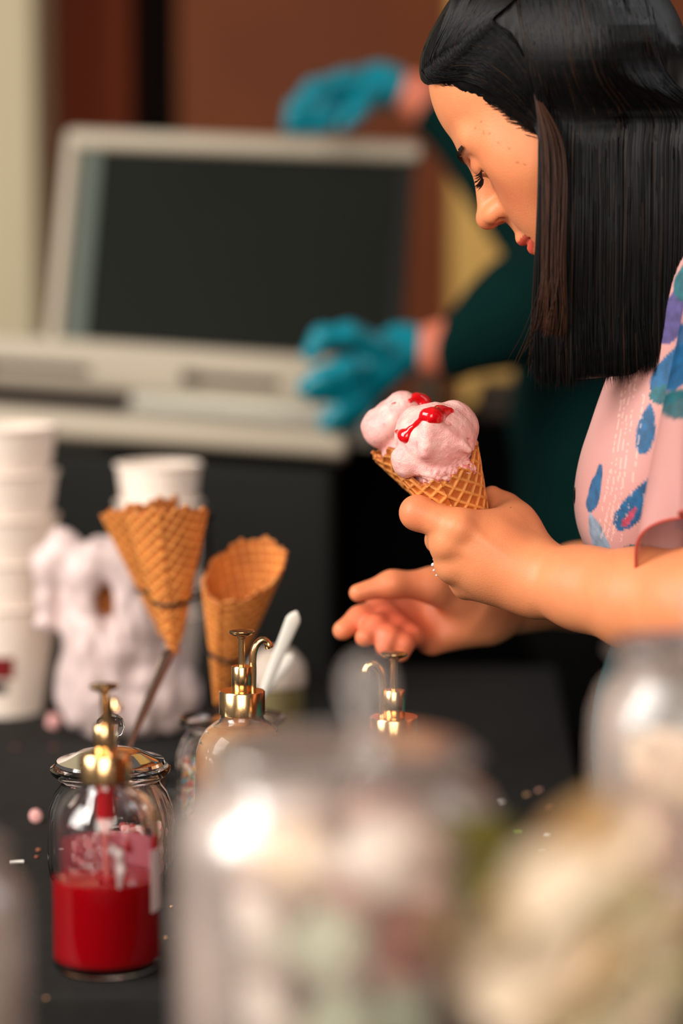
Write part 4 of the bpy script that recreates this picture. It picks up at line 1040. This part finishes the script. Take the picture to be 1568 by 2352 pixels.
for x, y, z in spots:
    if z > 0.04 and x < 0.004: continue
    me, cn = ((mini, 'pink'), (mini2, 'white'), (mini3, 'raspberry red'))[rng.choice(3, p=[0.5, 0.3, 0.2])]
    put(me, (cx+x, cy+y, TZ+z), tuple(rng.uniform(0, PI, 3)), 'tiny %s marshmallow in the %s layer, %s of the ribbed jar' % (cn, ('bottom', 'middle', 'top')[int(z/0.0145)-1 if z < 0.04 else 2], ('right rear', 'left rear', 'left front', 'right front')[int((math.atan2(y, x) % (2*PI))/(PI/2)) % 4]), 'marshmallow', '%s mini marshmallows in the ribbed jar' % cn)
p = atz(82, 1874, TZ+0.006); put(mini, tuple(p), (PI/2, 0, 0.15), 'pink mini marshmallow lying on the cloth left of the ribbed jar', 'marshmallow')
p = atz(124, 1656, TZ+0.008); put(mini, tuple(p), (0.3, 0.2, 0.4), 'blurred pink marshmallow on the cloth below the pink bag', 'marshmallow', scale=1.25)
# crumbs and loose sprinkles on the cloth
crumbs = [(145, 1926, 'brown'), (88, 1952, 'brown'), (84, 1968, 'brown'), (393, 2082, 'tan'), (380, 2153, 'tan'), (106, 2292, 'tan'), (35, 1716, 'brown'), (122, 1716, 'brown')]
def blob(r, seed):
    bm = bmesh.new(); bmesh.ops.create_icosphere(bm, subdivisions=2, radius=r); v = np.array([q.co[:] for q in bm.verts]); f = [tuple(q.index for q in p_.verts) for p_ in bm.faces]; bm.free()
    return v*(1+0.35*vnoise(v+seed, 0.9/r))[:, None]*np.array([1, 1, 0.6]), f
MB = {'brown': material('brown_crumb', lin(150, 84, 58), 0.7), 'tan': material('tan_crumb', lin(206, 150, 104), 0.7)}
words = ['left of the ribbed jar, uppermost', 'left of the red sauce bottle', 'left of the red sauce bottle, lowest', 'beside the right edge of the ribbed jar', 'right of the red sauce', 'near the front edge of the table', 'far left behind the pink sweet', 'between the two pink sweets']
for i, (x, y, c) in enumerate(crumbs):
    v, f = blob(0.0021 if c == 'brown' else 0.0014, i*3.1); p = atz(x, y, TZ+0.0012)
    o = mesh_obj('crumb', v, f, MB[c], loc=tuple(p)); tag(o, 'tiny %s crumb on the black cloth %s' % (c, words[i]), 'crumb', 'crumbs on the cloth')
loose = [(38, 1980, (240, 236, 230), 0.012, 'white stick sprinkle left of the red sauce bottle'), (1238, 1815, (214, 160, 140), 0.005, 'pinkish sprinkle on the cloth, right one of the topmost pair'), (1210, 1825, (190, 150, 110), 0.005, 'tan sprinkle on the cloth, left one of the topmost pair'),
         (1150, 1843, (240, 232, 226), 0.006, 'white sprinkle on the cloth beside the big jar'), (1262, 1855, (150, 96, 66), 0.005, 'brown sprinkle on the cloth near its right edge'), (1259, 1921, (226, 236, 236), 0.006, 'white sprinkle on the cloth above the pale blue one'),
         (1247, 1957, (176, 216, 222), 0.006, 'pale blue sprinkle on the cloth above the dark leaves'), (1251, 1976, (230, 170, 40), 0.006, 'short yellow sprinkle just below the pale blue one'), (1294, 2013, (230, 180, 40), 0.008, 'curved yellow sprinkle lowest on the cloth'),
         (1262, 2030, (220, 210, 190), 0.006, 'cream sprinkle left of the lowest yellow one'), (1188, 1913, (150, 190, 90), 0.007, 'green sprinkle on the cloth beside the big jar')]
for i, (x, y, c, ln, lab) in enumerate(loose):
    t = rng.uniform(-0.8, 0.8)
    v, f = tube([(-ln/2*math.cos(t), -ln/2*math.sin(t), 0), (0, 0.0004, 0), (ln/2*math.cos(t), ln/2*math.sin(t), 0)], 0.0015, 8); p = atz(x, y, TZ+0.0016)
    if y > 1990 and x > 1000: p = at(x, y, 1.99); p = atz(x, y, TZ+0.0016)
    o = mesh_obj('sprinkle', v, f, M['sprinkle'], loc=tuple(p), col=np.tile(lin(*c), (len(v), 1))); tag(o, lab, 'sprinkle', 'sprinkles on the cloth')

# spoons
M['spoonw'] = material('white_plastic', lin(240, 236, 226), 0.25); M['spoonm'] = material('spoon_steel', lin(200, 170, 150), 0.2, metal=1.0)
def spoon(a, b, wid, mat, label, ln=0.15):
    """handle end a, direction to b; bowl below"""
    ax = (b-a)/np.linalg.norm(b-a); side = np.cross(ax, [0, 1.0, 0.0]); side /= np.linalg.norm(side); nr = np.cross(side, ax)
    e = empty('spoon', tuple(b), label, 'spoon', 'spoons')
    n = 30; V = []; F = []; k = 12
    for i in range(n):
        t = i/(n-1); w_ = wid*(0.35+0.65*(1-t)**1.1); w_ *= math.sqrt(min(1, t*14+0.02)); th = 0.0016*math.sqrt(min(1, t*14+0.02))
        c = a+ax*ln*t+nr*0.004*math.sin(t*PI)
        for j in range(k): q = 2*PI*j/k; V.append(c+side*w_*math.cos(q)+nr*th*math.sin(q)-b)
    F = [(i*k+j, i*k+(j+1) % k, (i+1)*k+(j+1) % k, (i+1)*k+j) for i in range(n-1) for j in range(k)]+[tuple(range(k))[::-1], tuple((n-1)*k+j for j in range(k))]
    mesh_obj('handle', V, F, mat, e)
    f = Field(); Mx = np.stack([side, nr, ax], 1); c = a+ax*(ln+0.016)
    f.ell(c, (0.0125, 0.005, 0.020), Mx, k=0.002); f.ell(c-nr*0.0045, (0.0112, 0.0055, 0.0185), Mx, k=0.001, mode='s')
    P, Q = f.mesh(0.0012); mesh_obj('bowl', P-b, Q, mat, e)
spoon(at(681, 1404, 2.10), at(603, 1595, 2.135), 0.0068, M['spoonw'], 'white plastic spoon standing tallest in the sprinkle jar', 0.142)
spoon(at(672, 1502, 2.185), at(598, 1600, 2.165), 0.0062, M['spoonw'], 'shorter white spoon leaning behind the tall one in the sprinkle jar', 0.108)
spoon(at(392, 1488, 2.20), at(318, 1662, 2.15), 0.0062, M['spoonm'], 'brownish metal spoon leaning behind the ribbed lidded jar', 0.118)

# small white-lidded pot behind the spoons
sx_ = at(636, 1700, 2.52); e = empty('small_pot', (sx_[0], sx_[1], TZ), 'small olive pot with a round white top behind the white spoons', 'pot')
mesh_obj('pot_body', *lathe([(0.0001, 0), (0.024, 0), (0.028, 0.006), (0.029, 0.06), (0.0001, 0.062)], 32), material('olive_pot', lin(120, 108, 70), 0.6), e)
mesh_obj('pot_lid', *lathe([(0.0001, 0.062), (0.030, 0.062), (0.031, 0.068), (0.029, 0.085), (0.018, 0.098), (0.0001, 0.102)], 32), material('pot_white', lin(214, 196, 180), 0.5), e)

# paper cups
M['paper'] = material('white_paper_cup', lin(244, 228, 214), 0.6, sss=0.05)
M['print_brown'] = material('print_brown', lin(128, 96, 84), 0.6); M['print_red'] = material('print_red', lin(120, 18, 20), 0.6); M['print_dark'] = material('print_dark', lin(70, 56, 56), 0.6)
def cup_stack(px, Y, r, h, n, step, labels, group, prints=()):
    X = float(at(px, 1300, Y)[0])
    for i in range(n):
        e = empty('paper_cup', (X, Y, TZ+i*step), labels[i], 'cup', group)
        rb_ = r*0.70
        V, F = lathe([(0.0001, 0.006), (rb_-0.002, 0.006), (rb_-0.002, 0.0), (rb_, 0.0), (r-0.001, h-0.004), (r-0.0012, h-0.004), (r-0.0025, h-0.004), (rb_-0.0014, 0.008), (0.0001, 0.008)], 56); mesh_obj('cup_wall', V, F, M['paper'], e)
        tv, tf = tube([((r-0.0006)*math.cos(t), (r-0.0006)*math.sin(t), h-0.002) for t in np.linspace(0, 2*PI, 57)], 0.0026, 8); mesh_obj('rolled_rim', tv, tf, M['paper'], e)
        for (k, a0, a1, z0, z1, m) in prints:
            if k == i:
                rr = rb_+(r-rb_)*((z0+z1)/2)/h+0.0006
                pv, pf = arc_patch(rr, a0, a1, z0, z1); pv = [(x*(1+(z-(z0+z1)/2)*(r-rb_)/h/rr), y*(1+(z-(z0+z1)/2)*(r-rb_)/h/rr), z) for x, y, z in pv]
                mesh_obj('printed_mark', pv, pf, m, e)
order = ['lowest', 'second from the bottom', 'middle', 'second from the top', 'topmost']
cup_stack(4, 2.70, 0.0640, 0.125, 5, 0.0495, ['white paper cup in the tall left stack, '+q for q in order], 'tall stack of paper cups', [(0, -120, -70, 0.045, 0.07, M['print_red']), (0, -120, -78, 0.028, 0.042, M['print_dark']), (2, -120, -78, 0.02, 0.045, M['print_brown']), (3, -120, -84, 0.03, 0.042, M['print_brown'])])
cup_stack(366, 2.72, 0.0480, 0.110, 5, 0.0425, ['white paper cup in the stack behind the cones, '+q for q in order], 'stack of paper cups behind the cones', [(0, -70, -35, 0.02, 0.055, M['print_dark'])])

# pinkish plastic bag with loop handles
M['plasticbag'] = material('pinkish_plastic', lin(216, 194, 190), 0.3, sss=0.1)
bg = Field()
bg.chain([at(115, 1430, 2.56), at(116, 1300, 2.56), at(150, 1262, 2.56), at(184, 1300, 2.56), at(205, 1440, 2.57)], [0.012, 0.013, 0.013, 0.012, 0.016], k=0.02)
bg.chain([at(205, 1480, 2.55), at(200, 1330, 2.55), at(235, 1284, 2.55), at(290, 1300, 2.55), at(300, 1440, 2.55)], [0.016, 0.014, 0.014, 0.016, 0.022], k=0.02)
bg.ell(at(290, 1480, 2.58), (0.050, 0.045, 0.085), k=0.03); bg.ell(at(300, 1590, 2.58), (0.072, 0.050, 0.050), k=0.03); bg.ell(at(215, 1540, 2.56), (0.022, 0.03, 0.055), k=0.03)
bg.ell(at(245, 1385, 2.58), (0.010, 0.05, 0.020), k=0.01, mode='s'); bg.ell(at(246, 1400, 2.53), (0.006, 0.03, 0.024), k=0.008, mode='s')
a_, f_ = bg.mesh(0.003); q = vnoise(a_, 38); q2 = vnoise(a_*np.array([1, 1, 0.5]), 80); nr = a_-np.array(at(270, 1500, 2.58)); nr /= np.linalg.norm(nr, axis=1)[:, None]
a_ = a_+nr*(0.008*np.abs(q)+0.006*np.abs(q2))[:, None]; a_[:, 2] = np.maximum(a_[:, 2], TZ+0.001)
o = mesh_obj('plastic_bag', a_, f_, M['plasticbag']); tag(o, 'crumpled pinkish white plastic bag with two loop handles beside the cones', 'bag')

# ------------------------------------------------------------------ foreground jars
BJ_O = [(0.0001, 0), (0.070, 0), (0.077, 0.003), (0.080, 0.010), (0.080, 0.225), (0.0785, 0.240), (0.072, 0.252), (0.062, 0.2585), (0.060, 0.262), (0.064, 0.268), (0.068, 0.271)]
BJ_I = [(0.064, 0.272), (0.0575, 0.2655), (0.0565, 0.260), (0.0585, 0.256), (0.069, 0.249), (0.0752, 0.2385), (0.0766, 0.2245), (0.0766, 0.012), (0.073, 0.008), (0.0001, 0.007)]
def big_jar(px, Y, s_, sz, label, koff, tilt=0.0):
    X = float(at(px, 2000, Y)[0]); e = empty('big_glass_jar', (X, Y, TZ), label, 'jar', 'big jars in the foreground')
    V, F = lathe(BJ_O+BJ_I, 80); V = V*np.array([s_, s_, sz]); mesh_obj('jar_body', V, F, M['hazed'], e)
    P = [(0.0001, 0.010), (0.012, 0.0098), (0.035, 0.0075), (0.056, 0.0045), (0.0625, 0.0030), (0.0630, 0.0010), (0.060, 0.0002), (0.050, 0.0008), (0.030, 0.0040), (0.010, 0.0062), (0.0001, 0.0066)]
    V, F = lathe(P, 64); V = V*s_+np.array([0, 0, 0.272*sz]); L = mesh_obj('lid', V, F, M['hazed'], e)
    K = [(0.0001, 0.009), (0.0070, 0.0092), (0.0055, 0.0130), (0.0070, 0.0180), (0.0105, 0.0250), (0.0115, 0.0330), (0.0100, 0.0410), (0.0060, 0.0460), (0.0001, 0.0475)]
    V, F = lathe(K, 32); V = V*s_+np.array([koff, 0, 0.272*sz]); mesh_obj('knob', V, F, M['hazed'], L)
    return e, X
def fill(X, Y, R, z0, z1, r, protos, where, shape='marshmallow'):
    """shells of sweets, spaced so that they do not cut into each other"""
    dz = r*2.08; k = 0; z = z0+r; lay = ('bottom', 'lower', 'middle', 'upper', 'top'); sides = ('right', 'back', 'left', 'front')
    while z < z1:
        rad = R-r*1.05; first = True
        while rad > r*1.2 and rad > R*0.35:
            n = int(2*PI*rad/(r*2.08)); ph = rng.random()*6
            for i in range(n):
                t = ph+i*2*PI/n; me, cn = protos(X+rad*math.cos(t), Y+rad*math.sin(t), z)
                put(me, (X+rad*math.cos(t), Y+rad*math.sin(t), TZ+z), tuple(rng.uniform(0, PI, 3)), '%s %s in the %s layer, %s side, inside %s' % (cn, shape, lay[min(4, int(5*(z-z0)/(z1-z0)))], sides[int(((t/(2*PI)+0.125) % 1)*4)], where), 'sweet', '%s %ss inside %s' % (cn, shape, where), name=shape)
            rad -= r*2.08
        z += dz
def sweet(r, col): return mallow_proto(r*0.84, r*1.46, col)
rr_ = 0.0195
PB = {n: sweet(rr_, c) for n, c in (('white', (250, 240, 236)), ('pale pink', (238, 200, 194)), ('cream', (234, 212, 188)), ('mint green', (196, 212, 192)), ('orange', (216, 156, 90)), ('dark red', (150, 60, 50)), ('beige', (216, 188, 170)))}
big_jar(779, 1.15, 1.0, 1.0, 'widest blurred glass jar in the foreground, full of pale sweets', 0.013)
def pick1(x, y, z):
    u = rng.random(); left = x < 0.0
    if 0.14 < z < 0.205 and y < 1.15:
        n = ('white' if rng.random() < 0.75 else 'pale pink') if x < -0.022 else 'mint green' if -0.012 < x < 0.006 else ('orange' if 0.008 <= x < 0.024 else ('dark red' if 0.024 <= x < 0.036 else rng.choice(['white', 'pale pink', 'mint green', 'beige'], p=[0.3, 0.35, 0.15, 0.2])))
    elif z > 0.12: n = rng.choice(['white', 'pale pink', 'beige', 'cream'], p=[0.62, 0.22, 0.08, 0.08] if left else [0.10, 0.50, 0.22, 0.18])
    else: n = rng.choice(['white', 'pale pink', 'cream', 'mint green', 'orange', 'dark red', 'beige'], p=[0.18, 0.25, 0.15, 0.14, 0.08, 0.08, 0.12])
    return PB[n], n
fill(float(at(779, 2000, 1.15)[0]), 1.15, 0.0738, 0.010, 0.236, rr_, pick1, 'the widest foreground jar')
big_jar(1600, 1.30, 0.74, 1.10, 'blurred glass jar of pink and white sweets at the right edge', 0.0)
PB['pale blue'] = sweet(rr_, (130, 170, 190)); PB['white '] = PB['white']
def pick2(x, y, z): n = rng.choice(['white', 'pale pink', 'pale blue', 'beige', 'cream'], p=[0.56, 0.30, 0.02, 0.04, 0.08]); return PB[n], n
fill(float(at(1600, 2000, 1.30)[0]), 1.30, 0.0542, 0.010, 0.262, rr_, pick2, 'the right foreground jar')
big_jar(-205, 1.18, 0.72, 0.80, 'blurred glass jar of cream sweets cut off by the left edge', 0.0)
def pick3(x, y, z): n = rng.choice(['white', 'cream', 'beige', 'orange'], p=[0.3, 0.3, 0.25, 0.15]); return PB[n], n
fill(float(at(-205, 2000, 1.18)[0]), 1.18, 0.0525, 0.010, 0.165, rr_, pick3, 'the left foreground jar')

# ------------------------------------------------------------------ flowers and foliage in the foreground
bx = at(1500, 2352, 0.97); bq = empty('flower_arrangement', (bx[0], bx[1], TZ), 'blurred arrangement of sage leaves and cream flowers at lower right', 'flowers'); bo = np.array(bq.location[:])
mesh_obj('vase', *lathe([(0.0001, 0), (0.030, 0), (0.036, 0.01), (0.042, 0.05), (0.034, 0.085), (0.026, 0.10), (0.030, 0.11), (0.027, 0.11), (0.022, 0.10), (0.030, 0.084), (0.038, 0.05), (0.032, 0.012), (0.0001, 0.008)], 40), material('dark_vase', lin(30, 32, 26), 0.4), bq)
M['sage'] = material('sage_leaf', lin(170, 158, 122), 0.6); M['creamleaf'] = material('cream_leaf', lin(196, 176, 152), 0.6); M['olive'] = material('olive_leaf', lin(106, 100, 40), 0.6); M['dkgreen'] = material('dark_green_leaf', lin(40, 48, 20), 0.6); M['tanleaf'] = material('tan_leaf', lin(176, 140, 96), 0.6)
M['petal'] = material('cream_petal', lin(196, 178, 148), 0.6, sss=0.1)
def leaf_me(ln, wd, mat, name='leaf'):
    n, m = 9, 4; V = []
    for side in (0, 1):
        for i in range(n):
            t = i/(n-1); w_ = wd*math.sin(PI*t**0.8)*0.5
            for j in range(m+1):
                u = j/m*2-1; V.append((u*w_, ln*t, 0.10*ln*math.sin(PI*t)*0.8+abs(u)*w_*0.35-side*0.0008))
    q = (m+1); F = []
    for i in range(n-1):
        for j in range(m):
            a = i*q+j; F.append((a, a+1, a+q+1, a+q)); b = a+n*q; F.append((b, b+q, b+q+1, b+1))
    o = mesh_obj(name, V, F, mat); me = o.data; bpy.data.objects.remove(o); return me
LMs = {k_: leaf_me(0.060, 0.026, M[k_]) for k_ in ('sage', 'creamleaf', 'olive', 'dkgreen', 'tanleaf')}
from mathutils import Euler
def add_leaf(px, py, Y, kind, sc=1.0, ang=None):
    p = at(px, py, Y)-bo; o = bpy.data.objects.new('leaf', LMs[kind]); COL.objects.link(o); o.parent = bq; o.location = tuple(p)
    a = rng.uniform(-PI, PI) if ang is None else math.radians(ang)+rng.normal(0, 0.35)
    o.rotation_euler = (PI/2+rng.normal(0, 0.45), a, rng.normal(0, 0.5)); o.scale = (sc,)*3
    if p[2]+TZ < TZ+0.01: pass
stems = []
for i in range(34):
    add_leaf(rng.uniform(1085, 1300), rng.uniform(2060, 2400), 0.93+0.06*rng.random(), rng.choice(['creamleaf', 'sage', 'tanleaf'], p=[0.55, 0.25, 0.2]), rng.uniform(0.9, 1.3), 50)
for i in range(120):
    px = rng.uniform(1130, 1680); lo_y = 2090 if px < 1230 else 2105
    py = lo_y+(60 if px < 1330 else 150)+rng.random()*300
    kind = rng.choice(['sage', 'creamleaf', 'olive', 'tanleaf', 'dkgreen'], p=[0.36, 0.24, 0.13, 0.20, 0.07])
    if px > 1480 and py > 2150: kind = rng.choice(['dkgreen', 'olive', 'tanleaf'], p=[0.65, 0.2, 0.15])
    Y = 0.94+0.09*rng.random(); add_leaf(px, py, Y, kind, rng.uniform(0.6, 0.95), 60)
    if i % 5 == 0: stems.append((px, py, Y))
for px, py in ((1195, 1945), (1215, 1985), (1175, 2010), (1240, 2030), (1290, 1990), (1320, 1960), (1330, 2040), (1230, 1920), (1300, 2050)):
    add_leaf(px, py, 1.10, rng.choice(['olive', 'dkgreen']), 0.8); stems.append((px, py, 1.10))
sv = []
for px, py, Y in stems:
    a = at(px, py, Y)-bo; b = np.array([rng.normal(0, 0.008), rng.normal(0, 0.008), 0.06]); sv.append(tube(spline([b, b*0.5+np.array([a[0]*0.3, a[1]*0.3, a[2]*0.5+0.03]), a], 10), 0.0014, 6))
for v, f in sv: mesh_obj('stem', v, f, M['olive'], bq)
def petal_me(ln, wd):
    o = mesh_obj('petal', *(lambda: (lambda n, m: ([(((j/m*2-1)*wd*math.sin(PI*min(1, 0.15+0.75*i/(n-1)))*0.5), -0.35*ln*(i/(n-1))**2-(1-(j/m*2-1)**2)*0.004, ln*(i/(n-1))) for i in range(n) for j in range(m+1)], [(i*(m+1)+j, i*(m+1)+j+1, (i+1)*(m+1)+j+1, (i+1)*(m+1)+j) for i in range(n-1) for j in range(m)]))(8, 6))(), M['petal']); me = o.data; bpy.data.objects.remove(o); return me
pm_ = petal_me(0.026, 0.026)
for fx, fy, fY in ((1235, 2130, 0.99), (1175, 2290, 0.98), (1450, 2230, 1.0)):
    c = at(fx, fy, fY)-bo; fl = bpy.data.objects.new('flower', None); COL.objects.link(fl); fl.parent = bq; fl.location = tuple(c); fl.empty_display_size = 0.01
    fl.rotation_euler = (0.7, rng.normal(0, 0.3), rng.normal(0, 0.4))
    for ringi, (n, til, sc) in enumerate(((4, 0.15, 0.7), (6, 0.55, 0.95), (8, 1.0, 1.15))):
        for i in range(n):
            o = bpy.data.objects.new('petal', pm_); COL.objects.link(o); o.parent = fl
            o.rotation_euler = (-til, 0, 2*PI*i/n+ringi*0.4); o.rotation_mode = 'XYZ'; o.scale = (sc,)*3
